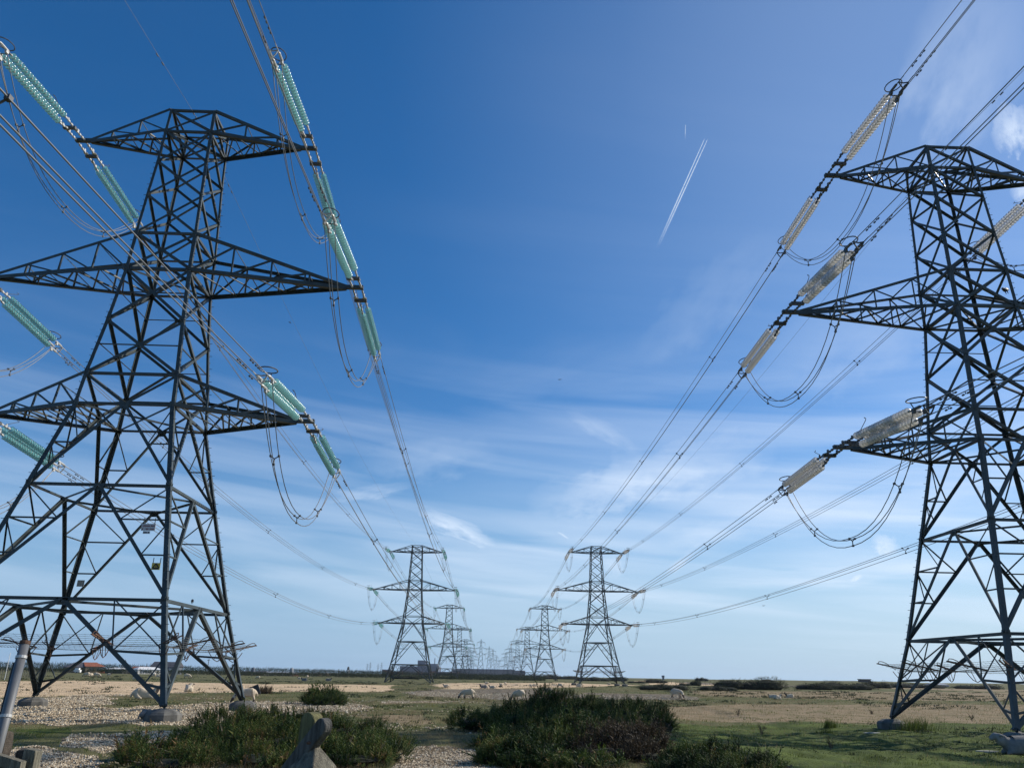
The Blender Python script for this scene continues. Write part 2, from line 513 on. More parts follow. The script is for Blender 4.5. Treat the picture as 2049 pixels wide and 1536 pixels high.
ZONES = {
    'straw': [poly((-60, 1364), (150, 1361), (480, 1367), (790, 1370), (760, 1383), (560, 1383), (400, 1385), (200, 1389), (-60, 1397)),
              poly((880, 1366), (1130, 1365), (1270, 1370), (1130, 1375), (880, 1378)),
              poly((1270, 1360), (1500, 1366), (1300, 1369))],
    'shingle': [poly((-120, 1402), (60, 1399), (140, 1391), (260, 1389), (215, 1402), (190, 1416), (310, 1411), (420, 1405), (500, 1401), (590, 1403), (720, 1409), (750, 1417), (620, 1423), (560, 1440), (430, 1446), (260, 1450), (120, 1447), (60, 1440), (-120, 1446)),
                poly((150, 1470), (330, 1461), (420, 1470), (330, 1492), (200, 1500), (110, 1492)),
                poly((-60, 1508), (90, 1498), (190, 1512), (210, 1560), (-60, 1560)),
                poly((790, 1383), (860, 1379), (1060, 1377), (1160, 1388), (1150, 1400), (1000, 1399), (860, 1393)),
                poly((1180, 1385), (1340, 1388), (1410, 1394), (1380, 1399), (1200, 1399)),
                poly((775, 1404), (920, 1402), (900, 1406), (770, 1408)),
                poly((820, 1500), (880, 1489), (950, 1502), (1010, 1528), (1040, 1600), (740, 1600), (780, 1530)),
                poly((1370, 1362), (1560, 1370), (1700, 1374), (1560, 1372), (1380, 1368))],
    'dry': [poly((1370, 1381), (1700, 1383), (2200, 1386), (2200, 1400), (1900, 1402), (1560, 1396), (1420, 1391)),
            poly((1330, 1412), (1500, 1410), (1750, 1408), (2200, 1410), (2200, 1446), (1820, 1446), (1600, 1440), (1420, 1446), (1340, 1440)),
            poly((700, 1434), (840, 1426), (880, 1446), (800, 1456)),
            poly((1350, 1362), (2080, 1372), (2080, 1377), (1350, 1368)),
            poly((130, 1420), (330, 1420), (250, 1426), (130, 1426))],
    'green': [poly((1330, 1450), (1600, 1444), (1830, 1450), (2250, 1450), (2400, 1620), (1330, 1620)),
              poly((30, 1456), (150, 1455), (170, 1466), (40, 1468))],
}


def inside(px, py, P):
    n = len(P)
    ins = np.zeros(px.shape, bool)
    j = n - 1
    for i in range(n):
        xi, yi, xj, yj = P[i, 0], P[i, 1], P[j, 0], P[j, 1]
        c = ((yi > py) != (yj > py)) & (px < (xj - xi) * (py - yi) / (yj - yi + 1e-12) + xi)
        ins ^= c
        j = i
    return ins


def zone(x, y):
    r = np.hypot(x, y)
    a = np.arctan2(x, y)
    lr = np.log(np.maximum(r, 1))
    wa = a + (fbm(a * 22, lr * 9, 31) - 0.5) * 0.05
    wr = np.exp(lr + (fbm(a * 16, lr * 12, 47) - 0.5) * 0.14 * np.clip(60 / r, .25, 1))
    px, py = wr * np.sin(wa), wr * np.cos(wa)
    out = {}
    for k, ps in ZONES.items():
        m = np.zeros(x.shape, bool)
        for P in ps: m |= inside(px, py, P)
        out[k] = m.astype(float)
    return out


def ground_sheet():
    ang = np.concatenate([np.arange(-180, -44, 4.0), np.arange(-44, 44, 0.2), np.arange(44, 180, 4.0)])
    ang = np.radians(ang)
    rad = [0.6, 1.2, 2, 3, 4, 5, 6, 7, 8, 9.5, 11, 13, 15]
    while rad[-1] < 700: rad.append(rad[-1] * 1.012)
    while rad[-1] < 5600: rad.append(rad[-1] * 1.10)
    rad = np.array(rad)
    A, R = np.meshgrid(ang, rad)
    X, Y = (R * np.sin(A)).ravel(), (R * np.cos(A)).ravel()
    Z = ground_h(X, Y)
    na, nr = len(ang), len(rad)
    V = np.stack([X, Y, Z], 1)
    i = np.arange(nr - 1)[:, None] * na + np.arange(na)[None, :]
    j = np.arange(nr - 1)[:, None] * na + (np.arange(na)[None, :] + 1) % na
    Fq = np.stack([i, i + na, j + na, j], 2).reshape(-1, 4)
    me = bpy.data.meshes.new('ground')
    me.vertices.add(len(V)); me.vertices.foreach_set('co', V.ravel())
    me.loops.add(Fq.size); me.loops.foreach_set('vertex_index', Fq.ravel().astype(np.int32))
    me.polygons.add(len(Fq)); me.polygons.foreach_set('loop_start', np.arange(0, Fq.size, 4, dtype=np.int32))
    me.update(calc_edges=True)
    me.polygons.foreach_set('use_smooth', [True] * len(Fq))
    zn = zone(X, Y)
    for k, v in zn.items():
        a = me.attributes.new(k, 'FLOAT', 'POINT'); a.data.foreach_set('value', v.astype(np.float32))
    me.validate()
    m = bpy.data.materials.new('pasture_and_shingle')
    m.use_nodes = True
    N = NT(m.node_tree)
    geo = N.n('ShaderNodeNewGeometry')
    def nz(sc, det=5.0, rough=0.6):
        n_ = N.n('ShaderNodeTexNoise', i_Scale=sc, i_Detail=det, i_Roughness=rough)
        N.l(geo.outputs['Position'], n_.inputs['Vector']); return n_.outputs[0]
    big, mid, fine = nz(0.05), nz(0.55, 6.0), nz(7.0, 4.0, 0.7)
    olive = N.mix(N.ramp(big, [(0.40, (0, 0, 0)), (0.60, (1, 1, 1))]), (0.115, 0.125, 0.046), (0.215, 0.185, 0.090))
    olive = N.mix(N.ramp(mid, [(0.36, (0, 0, 0)), (0.66, (1, 1, 1))]), olive, (0.060, 0.072, 0.028))
    green = N.mix(N.ramp(mid, [(0.35, (0, 0, 0)), (0.65, (1, 1, 1))]), (0.115, 0.150, 0.034), (0.052, 0.070, 0.018))
    dry = N.mix(N.ramp(mid, [(0.35, (0, 0, 0)), (0.65, (1, 1, 1))]), (0.33, 0.245, 0.150), (0.20, 0.165, 0.088))
    straw = N.mix(N.ramp(nz(0.22), [(0.35, (0, 0, 0)), (0.65, (1, 1, 1))]), (0.72, 0.53, 0.335), (0.54, 0.40, 0.24))
    vor = N.n('ShaderNodeTexVoronoi', i_Scale=11.0); N.l(geo.outputs['Position'], vor.inputs['Vector'])
    sepc = N.n('ShaderNodeSeparateColor'); N.l(vor.outputs['Color'], sepc.inputs[0])
    peb = N.ramp(sepc.outputs[0], [(0.0, (0.16, 0.115, 0.072)), (0.5, (0.41, 0.32, 0.21)), (0.85, (0.58, 0.48, 0.335)), (1.0, (0.78, 0.70, 0.53))])
    peb = N.mix(N.ramp(vor.outputs['Distance'], [(0.25, (0, 0, 0)), (0.6, (1, 1, 1))]), peb, (0.08, 0.07, 0.055))
    def fac(name, soft=0.55):
        a_ = N.n('ShaderNodeAttribute', attribute_name=name)
        s = N.math('ADD', a_.outputs['Fac'], N.math('MULTIPLY', N.math('SUBTRACT', mid, 0.5), soft * 2.4))
        s = N.math('ADD', s, N.math('MULTIPLY', N.math('SUBTRACT', fine, 0.5), soft))
        return N.ramp(s, [(0.35, (0, 0, 0)), (0.65, (1, 1, 1))])
    olive = N.mix(N.ramp(nz(0.16, 6.0, 0.7), [(0.45, (0, 0, 0)), (0.66, (0.6, 0.6, 0.6))]), olive, (0.200, 0.180, 0.085))
    c = N.mix(fac('green'), olive, green)
    c = N.mix(fac('dry'), c, dry)
    c = N.mix(fac('straw', 0.35), c, straw)
    fsh = fac('shingle', 0.6)
    c = N.mix(fsh, c, peb)
    c = N.mix(N.ramp(fine, [(0.35, (0.30, 0.30, 0.30)), (0.50, (0, 0, 0))]), c, (0.03, 0.032, 0.015))
    b = N.n('ShaderNodeBsdfPrincipled', i_Roughness=0.95)
    b.inputs['Specular IOR Level'].default_value = 0.1
    N.l(c, b.inputs['Base Color'])
    bp = N.n('ShaderNodeBump', i_Strength=0.8, i_Distance=0.12)
    N.l(N.math('ADD', fine, N.math('MULTIPLY', mid, 1.5)), bp.inputs['Height'])
    N.l(bp.outputs[0], b.inputs['Normal'])
    o_ = N.n('ShaderNodeOutputMaterial'); N.l(b.outputs[0], o_.inputs[0])
    me.materials.append(m)
    o = bpy.data.objects.new('ground', me)
    COL.objects.link(o)
    tag(o, kind='structure')


ground_sheet()


def tri_object(name, V, tint, material, parent=None):
    """V: (n, 3, 3) triangles, tint: (n,) tint value of each"""
    n = len(V)
    me = bpy.data.meshes.new(name)
    me.vertices.add(n * 3); me.vertices.foreach_set('co', V.reshape(-1).astype(np.float32))
    me.loops.add(n * 3); me.loops.foreach_set('vertex_index', np.arange(n * 3, dtype=np.int32))
    me.polygons.add(n); me.polygons.foreach_set('loop_start', np.arange(0, n * 3, 3, dtype=np.int32))
    me.update(calc_edges=True)
    a = me.attributes.new('tint', 'FLOAT', 'POINT')
    a.data.foreach_set('value', np.repeat(np.clip(tint, 0, 1), 3).astype(np.float32))
    me.materials.append(material)
    o = bpy.data.objects.new(name, me)
    COL.objects.link(o)
    if parent: o.parent = parent
    return o


def scatter(n, r0, r1, half=0.66):
    a = rng.uniform(-half, half, n)
    r = np.exp(rng.uniform(math.log(r0), math.log(r1), n))
    return r * np.sin(a), r * np.cos(a), r


def blades(x, y, h, w, lean=0.35, sink=0.02):
    n = len(x)
    z = ground_h(x, y) - sink
    d = rng.uniform(0, 2 * np.pi, n)
    ln = h * rng.uniform(0.05, lean, n)
    th = rng.uniform(0, np.pi, n)
    wx, wy = w * np.cos(th) / 2, w * np.sin(th) / 2
    V = np.empty((n, 3, 3))
    V[:, 0] = np.stack([x - wx, y - wy, z], 1)
    V[:, 1] = np.stack([x + wx, y + wy, z], 1)
    # the wind here comes from the left: tips lean right a little
    V[:, 2] = np.stack([x + ln * np.cos(d) + h * 0.18, y + ln * np.sin(d), z + h], 1)
    return V


def plants_cover():
    x, y, r = scatter(210000, 19.0, 190.0)
    zn = zone(x, y)
    cl = fbm(x / 0.9, y / 0.9, 71, 3)                      # tufts
    big = fbm(x / 6.0, y / 6.0, 83, 3)
    weedy = fbm(x / 1.7, y / 1.7, 91, 3) < 0.40
    bare = (zn['shingle'] > 0.5) & (rng.uniform(0, 1, len(x)) > np.where(weedy, 0.55, 0.03))
    keep = ~bare & (cl > 0.38 + 0.1 * rng.uniform(-1, 1, len(x)))
    sc = np.clip(r / 26.0, 0.8, 4.0)
    isdry = ((zn['dry'] > 0.5) & (big + 0.25 * (cl - .5) > 0.43)) | (zn['straw'] > 0.5) | ((zn['green'] < 0.5) & (big > 0.52))
    stalk = (zn['green'] > .5) & (fbm(x / 2.3, y / 2.3, 131, 3) > 0.5) & (rng.uniform(0, 1, len(x)) < 0.16)
    isdry = isdry | stalk
    g = keep & ~isdry
    hum = np.clip(fbm(x / 0.8, y / 0.8, 137, 2) * 2.4 - 0.7, 0.1, 1.6)
    hg = (0.05 + 0.16 * np.clip(cl - 0.35, 0, .5) * 2 * rng.uniform(0.5, 1.3, len(x))) * np.where(zn['green'] > .5, 1.1, 1.3) * hum
    t = np.clip(0.02 + 0.55 * (cl - 0.3) + 0.32 * hum + 0.5 * (big - .5) + rng.normal(0, 0.15, len(x)) + np.where(zn['green'] > .5, 0.02, 0.20), 0, 1)
    o = tri_object('short_grass', blades(x[g], y[g], hg[g], 0.016 * sc[g]), t[g], M['grass_green'])
    tag(o, kind='stuff', label='short green grazed turf spread between the gorse and shingle', cat='grass')
    d = keep & isdry & ((zn['straw'] < 0.5) | (rng.uniform(0, 1, len(x)) < 0.22)) & ((zn['dry'] < 0.5) | (rng.uniform(0, 1, len(x)) < 0.55))
    hd = np.where(zn['dry'] > .5, 0.23, np.where(zn['straw'] > .5, 0.12, 0.22)) * rng.uniform(0.5, 1.2, len(x))
    t = np.clip(0.15 + 0.75 * big + rng.normal(0, 0.18, len(x)), 0, 1)
    o = tri_object('dry_grass', blades(x[d], y[d], hd[d], 0.010 * sc[d], 1.1), t[d], M['grass_dry'])
    tag(o, kind='stuff', label='tall bleached dry grass in bands across the pasture', cat='grass')
    # low weeds and tussocks scattered over the pasture
    x, y, r = scatter(5600, 34.0, 330.0)
    zn = zone(x, y)
    k = (fbm(x / 14, y / 14, 113, 3) > 0.52) & (zn['shingle'] < 0.5) & ((zn['straw'] < 0.5) | (rng.uniform(0, 1, len(x)) < 0.25))
    x, y, r = x[k], y[k], r[k]
    m_ = 16
    xx = np.repeat(x, m_) + rng.normal(0, 0.20, len(x) * m_) * np.repeat(np.clip(r / 60, .6, 2.2), m_)
    yy = np.repeat(y, m_) + rng.normal(0, 0.20, len(x) * m_)
    hh = rng.uniform(0.08, 0.30, len(xx)) * np.repeat(rng.uniform(0.5, 1.1, len(x)) * np.clip(r / 75, .35, 1.2), m_)
    tt = np.repeat(rng.uniform(0.0, 0.8, len(x)), m_) + rng.normal(0, .1, len(xx))
    o = tri_object('pasture_weeds', blades(xx, yy, hh, 0.05 * np.clip(np.repeat(r, m_) / 45, .5, 4), 1.8), tt, M['scrub'])
    tag(o, kind='stuff', label='low dark weeds and tussocks dotted over the pasture', cat='weeds')
    # pebbles lying on the shingle
    x, y, r = scatter(520000, 18.5, 110.0)
    s = (zone(x, y)['shingle'] > 0.5) & ((fbm(x / 1.7, y / 1.7, 91, 3) > 0.40) | (rng.uniform(0, 1, len(x)) < 0.3))
    s |= (fbm(x / 3.1, y / 3.1, 97, 3) > 0.64) & (x < 4) & (rng.uniform(0, 1, len(x)) < 0.12)
    x, y, r = x[s], y[s], r[s]
    n = min(len(x), 70000)
    x, y, r = x[:n], y[:n], r[:n]
    rad = rng.uniform(0.012, 0.043, n) * np.clip(r / 26, 0.8, 1.9)
    z = ground_h(x, y) + rad * 0.25
    base = np.array([(1, 0, 0), (0, 1, 0), (-1, 0, 0), (0, -1, 0), (0, 0, .75), (0, 0, -.75)], float)
    fs = [(0, 1, 4), (1, 2, 4), (2, 3, 4), (3, 0, 4), (1, 0, 5), (2, 1, 5), (3, 2, 5), (0, 3, 5)]
    a = rng.uniform(0, 6.28, n); ca, sa = np.cos(a), np.sin(a)
    P = base[None] * rng.uniform(0.65, 1.3, (n, 6, 1))
    Q = np.stack([P[..., 0] * ca[:, None] - P[..., 1] * sa[:, None], P[..., 0] * sa[:, None] + P[..., 1] * ca[:, None], P[..., 2]], 2)
    Q = Q * rad[:, None, None] + np.stack([x, y, z], 1)[:, None]
    V = Q[:, fs].reshape(-1, 3, 3)
    o = tri_object('shingle_pebbles', V, np.repeat(rng.beta(2, 2, n), 8), M['pebble'])
    tag(o, kind='stuff', label='loose buff and grey flint pebbles of the shingle patches', cat='pebbles')


plants_cover()


# ------------------------------------------------------------------ gorse and other bushes
def sprig_template(n_sp, seed):
    r_ = np.random.default_rng(seed)
    T = []
    for k in range(n_sp):
        t = 0.08 + 0.92 * (k + 0.5) / n_sp
        a = k * 2.399 + r_.uniform(-.3, .3)
        L = 0.34 * (1 - 0.62 * t) * r_.uniform(0.8, 1.25)
        w = 0.038
        c = np.array([0, 0, t])
        out = np.array([math.cos(a), math.sin(a), 0])
        sd = np.array([-math.sin(a), math.cos(a), 0])
        tip = c + out * L + np.array([0, 0, L * 0.75])
        T.append([c + sd * w, c - sd * w, tip])
    for a in (0, 1.57):
        s = np.array([math.cos(a), math.sin(a), 0]) * 0.03
        T.append([-s, s, np.array([0, 0, 1.05])])
    return np.array(T, float)


def sprigs(P, D, L, tint, n_sp=12, seed=1, tj=0.12):
    """P points, D unit directions, L lengths"""
    T = sprig_template(n_sp, seed)
    n = len(P)
    up = np.where(np.abs(D[:, 2:3]) < 0.95, np.array([[0, 0, 1.0]]), np.array([[1.0, 0, 0]]))
    X = np.cross(up, D); X /= np.linalg.norm(X, axis=1, keepdims=True)
    Y = np.cross(D, X)
    sp = rng.uniform(0, 6.28, n)
    X2 = X * np.cos(sp)[:, None] + Y * np.sin(sp)[:, None]
    Y2 = np.cross(D, X2)
    V = (T[None, :, :, 0, None] * X2[:, None, None] + T[None, :, :, 1, None] * Y2[:, None, None] + T[None, :, :, 2, None] * D[:, None, None])
    V = V * L[:, None, None, None] + P[:, None, None]
    tt = np.repeat(tint, len(T)) + rng.normal(0, tj, n * len(T))
    return V.reshape(-1, 3, 3), tt


def lobe_points(lobes, n, low=-0.25):
    lob = np.array(lobes, float)                     # x y z rx ry rz
    wts = (lob[:, 3] * lob[:, 4] + lob[:, 3] * lob[:, 5]); wts /= wts.sum()
    k = rng.choice(len(lob), n * 3, p=wts)
    d = rng.normal(0, 1, (n * 3, 3)); d /= np.linalg.norm(d, axis=1, keepdims=True)
    ok = d[:, 2] > low
    k, d = k[ok], d[ok]
    c, r = lob[k, :3], lob[k, 3:]
    P = c + d * r * rng.uniform(0.80, 1.04, (len(k), 1))
    Nn = d / r; Nn /= np.linalg.norm(Nn, axis=1, keepdims=True)
    keep = np.ones(len(P), bool)
    for i in range(len(lob)):
        q = ((P - lob[i, :3]) / lob[i, 3:]); q = (q * q).sum(1)
        keep &= ~((q < 0.62) & (k != i))
    keep &= P[:, 2] > 0.03
    return P[keep][:n], Nn[keep][:n]


def bush(name, label, loc, lobes, n, L=(0.20, 0.42), material='gorse', tint=0.4, n_sp=12, group=None, up=0.75, cat='bush', core=0.74, brown=0.06):
    root = empty(name, loc)
    tag(root, label, cat, group)
    P, Nn = lobe_points(lobes, n)
    P = P + Nn * ((fbm(P[:, 0] / 0.55, P[:, 1] / 0.55 + P[:, 2] * 1.3, 61, 3) - 0.55) * 1.15 * min(1.0, L[1] * 3))[:, None]
    D = Nn + np.array([0, 0, up]) + rng.normal(0, 0.36, Nn.shape)
    D /= np.linalg.norm(D, axis=1, keepdims=True)
    ln = rng.uniform(*L, len(P))
    ln = ln * (1 + 0.9 * (rng.uniform(0, 1, len(P)) > 0.96)) * (0.62 + 0.8 * fbm(P[:, 0] / 0.8 + 3, P[:, 1] / 0.8, 29, 2))          # a few long leaders
    cl = fbm(P[:, 0] / 0.55 + 7, P[:, 1] / 0.55 + P[:, 2] * 1.7, 17, 3)
    t = tint + (cl - 0.5) * 1.3 + rng.normal(0, 0.13, len(P))
    t = np.where(rng.uniform(0, 1, len(P)) < brown, 0.98, t)
    V, tt = sprigs(P, D, ln, t, n_sp, seed=5)
    tri_object('foliage', V, tt, M[material], root)
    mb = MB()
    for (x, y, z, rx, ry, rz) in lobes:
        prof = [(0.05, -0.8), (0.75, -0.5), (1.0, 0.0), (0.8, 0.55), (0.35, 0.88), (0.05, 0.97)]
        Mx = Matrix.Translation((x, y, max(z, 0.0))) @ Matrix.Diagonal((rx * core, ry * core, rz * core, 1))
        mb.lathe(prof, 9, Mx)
    mb.build('shade_core', M['core'], root)  # solid dark filler, painted shade that shows through gaps in the foliage
    st = MB()
    for i in range(max(5, len(lobes) * 4)):
        x, y, z, rx, ry, rz = lobes[i % len(lobes)]
        a, e = random.uniform(0, 6.28), random.uniform(0.3, 1.2)
        p0 = Vector((x + random.uniform(-.2, .2) * rx, y + random.uniform(-.2, .2) * ry, -0.05))
        p1 = Vector((x + math.cos(a) * rx * 0.75, y + math.sin(a) * ry * 0.75, max(0.1, z) + rz * 0.5 * e))
        p2 = p1 + Vector((math.cos(a) * 0.28 * rx, math.sin(a) * .28 * ry, 0.38 * rz))
        st.tube([p0, p0.lerp(p1, 0.55) + Vector((0, 0, .1 * rz)), p1, p2], [0.035, 0.025, 0.016, 0.006], 5)
    if n > 1000 and name != 'gorse_clump':
        for i in rng.choice(len(P), min(len(P), max(14, n // 170)), replace=False):
            p = Vector(P[i]); d = Vector(D[i]); d = (d + Vector((random.uniform(-.5, .5), random.uniform(-.5, .5), random.uniform(-.1, .4)))).normalized()
            l = random.uniform(.18, .42)
            q = p + d * l; e = Vector((random.uniform(-1, 1), random.uniform(-1, 1), random.uniform(0, 1))).normalized()
            st.tube([p - d * .25, p + d * l * .5, q], [.012, .009, .004], 3); st.tube([p + d * l * .4, p + d * l * .4 + (d + e).normalized() * l * .45], [.008, .003], 3)
    st.build('stems', M['stem'], root)
    return root


def lobes_from(px, origin):
    """lobes given as photo spots: (u, v_top, depth, half width px) -> ellipsoids relative to origin"""
    out = []
    for (u, vt, y, hw, *ex) in px:
        top = at_depth(u, vt, y)
        mpp = y / (1552.5 * 0.93)
        rx = hw * mpp
        ry = ex[0] if ex else rx * 0.8
        zt = max(0.25, top.z - origin.z - 0.12)
        out.append((top.x - origin.x, y - origin.y, zt * 0.35, rx, ry, zt * 0.65))
    return out


def near_bushes():
    o = G(560, 1500)
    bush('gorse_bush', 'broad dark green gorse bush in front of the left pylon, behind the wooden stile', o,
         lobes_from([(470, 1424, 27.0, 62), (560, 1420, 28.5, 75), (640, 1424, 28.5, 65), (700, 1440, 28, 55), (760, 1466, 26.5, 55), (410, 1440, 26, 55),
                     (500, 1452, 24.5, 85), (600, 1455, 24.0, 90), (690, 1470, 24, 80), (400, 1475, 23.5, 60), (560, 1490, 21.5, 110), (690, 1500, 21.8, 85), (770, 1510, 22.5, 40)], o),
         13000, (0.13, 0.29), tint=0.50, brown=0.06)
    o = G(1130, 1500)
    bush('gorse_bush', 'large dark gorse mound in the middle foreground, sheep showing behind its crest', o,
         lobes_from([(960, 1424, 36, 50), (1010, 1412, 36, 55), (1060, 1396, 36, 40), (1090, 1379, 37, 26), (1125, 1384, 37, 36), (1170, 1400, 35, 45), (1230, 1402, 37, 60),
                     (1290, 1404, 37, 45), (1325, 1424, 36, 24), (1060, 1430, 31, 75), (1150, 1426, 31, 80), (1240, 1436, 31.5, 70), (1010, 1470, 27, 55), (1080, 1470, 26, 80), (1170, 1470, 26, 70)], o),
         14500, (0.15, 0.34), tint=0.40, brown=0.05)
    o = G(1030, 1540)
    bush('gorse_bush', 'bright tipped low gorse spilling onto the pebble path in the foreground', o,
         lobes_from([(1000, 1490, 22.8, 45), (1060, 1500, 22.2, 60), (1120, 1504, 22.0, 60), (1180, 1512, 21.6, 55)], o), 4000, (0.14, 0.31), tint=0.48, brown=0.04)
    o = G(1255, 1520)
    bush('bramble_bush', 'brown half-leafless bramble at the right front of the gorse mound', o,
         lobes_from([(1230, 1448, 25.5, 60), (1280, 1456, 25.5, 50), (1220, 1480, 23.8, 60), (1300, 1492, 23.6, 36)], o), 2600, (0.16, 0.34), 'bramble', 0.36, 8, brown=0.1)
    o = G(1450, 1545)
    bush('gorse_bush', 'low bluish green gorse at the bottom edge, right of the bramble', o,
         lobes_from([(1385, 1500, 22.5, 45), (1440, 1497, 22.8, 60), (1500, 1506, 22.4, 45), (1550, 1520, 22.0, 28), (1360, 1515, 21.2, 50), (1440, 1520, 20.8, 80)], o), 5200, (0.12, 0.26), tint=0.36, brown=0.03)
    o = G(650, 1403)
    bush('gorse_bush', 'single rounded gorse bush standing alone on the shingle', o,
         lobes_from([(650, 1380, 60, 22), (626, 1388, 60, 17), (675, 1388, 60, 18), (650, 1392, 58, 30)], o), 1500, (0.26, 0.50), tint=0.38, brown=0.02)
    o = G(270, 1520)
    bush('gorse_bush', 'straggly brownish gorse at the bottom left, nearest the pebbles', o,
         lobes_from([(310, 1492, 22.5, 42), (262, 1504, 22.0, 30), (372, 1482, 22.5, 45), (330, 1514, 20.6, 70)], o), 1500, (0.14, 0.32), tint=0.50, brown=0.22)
    o = G(515, 1389)
    bush('bramble_bush', 'small brown bramble beside the dark slab behind the left pylon', o,
         lobes_from([(518, 1377, 88, 12), (532, 1382, 87, 10)], o), 420, (0.3, 0.6), 'bramble', 0.5, 6)
    # rushes and thistles on the right-hand turf
    for k, (u, v, n, h, w, lab) in enumerate([
            (1830, 1460, 420, 0.85, 1.3, 'wide rush clump beside the left footing of the right pylon'),
            (1660, 1455, 160, 0.62, 0.42, 'small upright rush tuft in the middle of the green turf'),
            (1650, 1466, 110, 0.30, 0.5, 'low flattened rush tuft just before the upright one')]):
        p = G(u, v)
        r_ = empty('rush_clump', p); tag(r_, lab, 'rushes')
        x = rng.normal(0, w * 0.5, n); y = rng.normal(0, w * 0.3, n)
        hh = h * rng.uniform(0.45, 1.1, n)
        V = blades(x + p.x, y + p.y, hh, np.full(n, 0.03), 0.5)
        V -= np.array([p.x, p.y, p.z])
        tri_object('stems', V, rng.uniform(0.0, 0.55, n), M['grass_green'], r_)
    for u, v, h, lab in [(1477, 1432, 0.6, 'dead brown thistle in the dry grass band'), (1525, 1472, 0.62, 'dead thistle with dark seed heads on the green turf'),
                         (1663, 1500, 0.55, 'lone dark thistle stalk near the bottom right'), (1745, 1430, 0.4, 'small dark thistle in the tan grass, left of the right pylon'),
                         (1945, 1442, 0.5, 'dark thistle between the right pylon legs'), (2010, 1408, 0.6, 'dark dock plant in the far dry grass, right edge'),
                         (1115, 1378, 1.1, 'thin dark thistle rising behind the gorse mound')]:
        p = G(u, v)
        r_ = empty('thistle', p); tag(r_, lab, 'thistle')
        st, n = MB(), 0
        Pp, Dd = [], []
        for b in range(7):
            a = random.uniform(0, 6.28); q = Vector((math.cos(a) * h * 0.28, math.sin(a) * h * 0.28, h * random.uniform(0.55, 1.0)))
            st.tube([(0, 0, -0.03), (q.x * .3, q.y * .3, q.z * .5), q], [0.014, 0.01, 0.006], 4)
            for _ in range(7):
                t_ = random.uniform(.2, 1.0); Pp.append((q.x * t_, q.y * t_, q.z * t_)); Dd.append((random.gauss(0, 1), random.gauss(0, 1), random.uniform(0, 1)))
        st.build('stalks', M['stem'], r_)
        Pp, Dd = np.array(Pp), np.array(Dd); Dd /= np.linalg.norm(Dd, axis=1, keepdims=True)
        V, tt = sprigs(Pp, Dd, np.full(len(Pp), 0.15), np.full(len(Pp), 0.35), 7)
        tri_object('seed_heads', V, tt, M['bramble'], r_)


near_bushes()


def far_scrub():
    protos = []
    for k in range(3):
        lob = [(random.uniform(-1.0, 1.0), random.uniform(-.5, .5), 0.25, random.uniform(.45, .8), random.uniform(.4, .7), random.uniform(0.45, 0.8)) for _ in range(6)]
        b = bush('gorse_clump', 'x', (0, 0, 0), lob, 1300, (0.10, 0.22), 'scrub', 0.40, 6, core=0.86)
        protos.append(b)
    used = set()
    # u, v_base, half width px, height px, label
    spots = [(1505, 1379, 62, 19, 'longest dark gorse clump on the far right pasture, domed at its middle'),
             (1440, 1381, 34, 9, 'low dark gorse tail left of the longest far clump'),
             (1388, 1371, 12, 9, 'small round gorse dot left of the longest far clump'),
             (1370, 1371, 10, 5, 'tiny flat gorse patch beside the small round dot'),
             (1325, 1380, 44, 11, 'brownish flat gorse clump behind the grazing sheep on the right'),
             (1320, 1366, 24, 7, 'dark gorse strip on the skyline right of the second right pylon'),
             (1275, 1366, 16, 4, 'low gorse strip at the right foot of the second right pylon'),
             (1405, 1362, 12, 6, 'gorse bump on the skyline above the small round dot'),
             (1620, 1379, 40, 12, 'dark gorse clump right of the longest one, topped by a pale sheet of shingle'),
             (1690, 1379, 46, 13, 'tall bushy gorse clump under the flat roofed hut on the skyline'),
             (1745, 1376, 34, 11, 'gorse clump touching the left leg of the right pylon'),
             (1850, 1376, 60, 8, 'gorse strip seen between the legs of the right pylon'),
             (1960, 1378, 40, 8, 'gorse strip seen behind the right pylon footing brace'),
             (1190, 1362, 30, 7, 'gorse strip seen through the second right pylon, left part'),
             (1228, 1362, 22, 8, 'rounded gorse seen through the second right pylon, right part'),
             (1115, 1358, 38, 7, 'gorse strip on the skyline between the two lines of pylons, right part'),
             (1015, 1356, 40, 6, 'gorse strip in front of the long turbine hall'),
             (945, 1355, 24, 5, 'gorse strip at the foot of the third left pylon'),
             (815, 1358, 26, 6, 'dark gorse patch between the legs of the second left pylon'),
             (900, 1357, 6, 3, 'dark gorse speck right of the second left pylon'),
             (1000, 1373, 4, 3, 'dark gorse speck beside the resting sheep')]
    for i, (u, v, hw, hp, lab) in enumerate(spots):
        p = G(u, v)
        d = p.y
        mpp = d / (1552.5 * 0.93)
        k = i % 3
        o = protos[k] if k not in used else copy_tree(protos[k])
        used.add(k)
        o.location = (p.x, p.y, p.z - 0.1)
        o.scale = (hw * mpp / 1.35, max(1.5, hw * mpp / 2.0), hp * mpp / 0.95)
        o.rotation_euler = (0, 0, 0.0 if i % 2 else math.pi)
        tag(o, lab, 'bush', 'gorse clumps on the far pasture')


far_scrub()


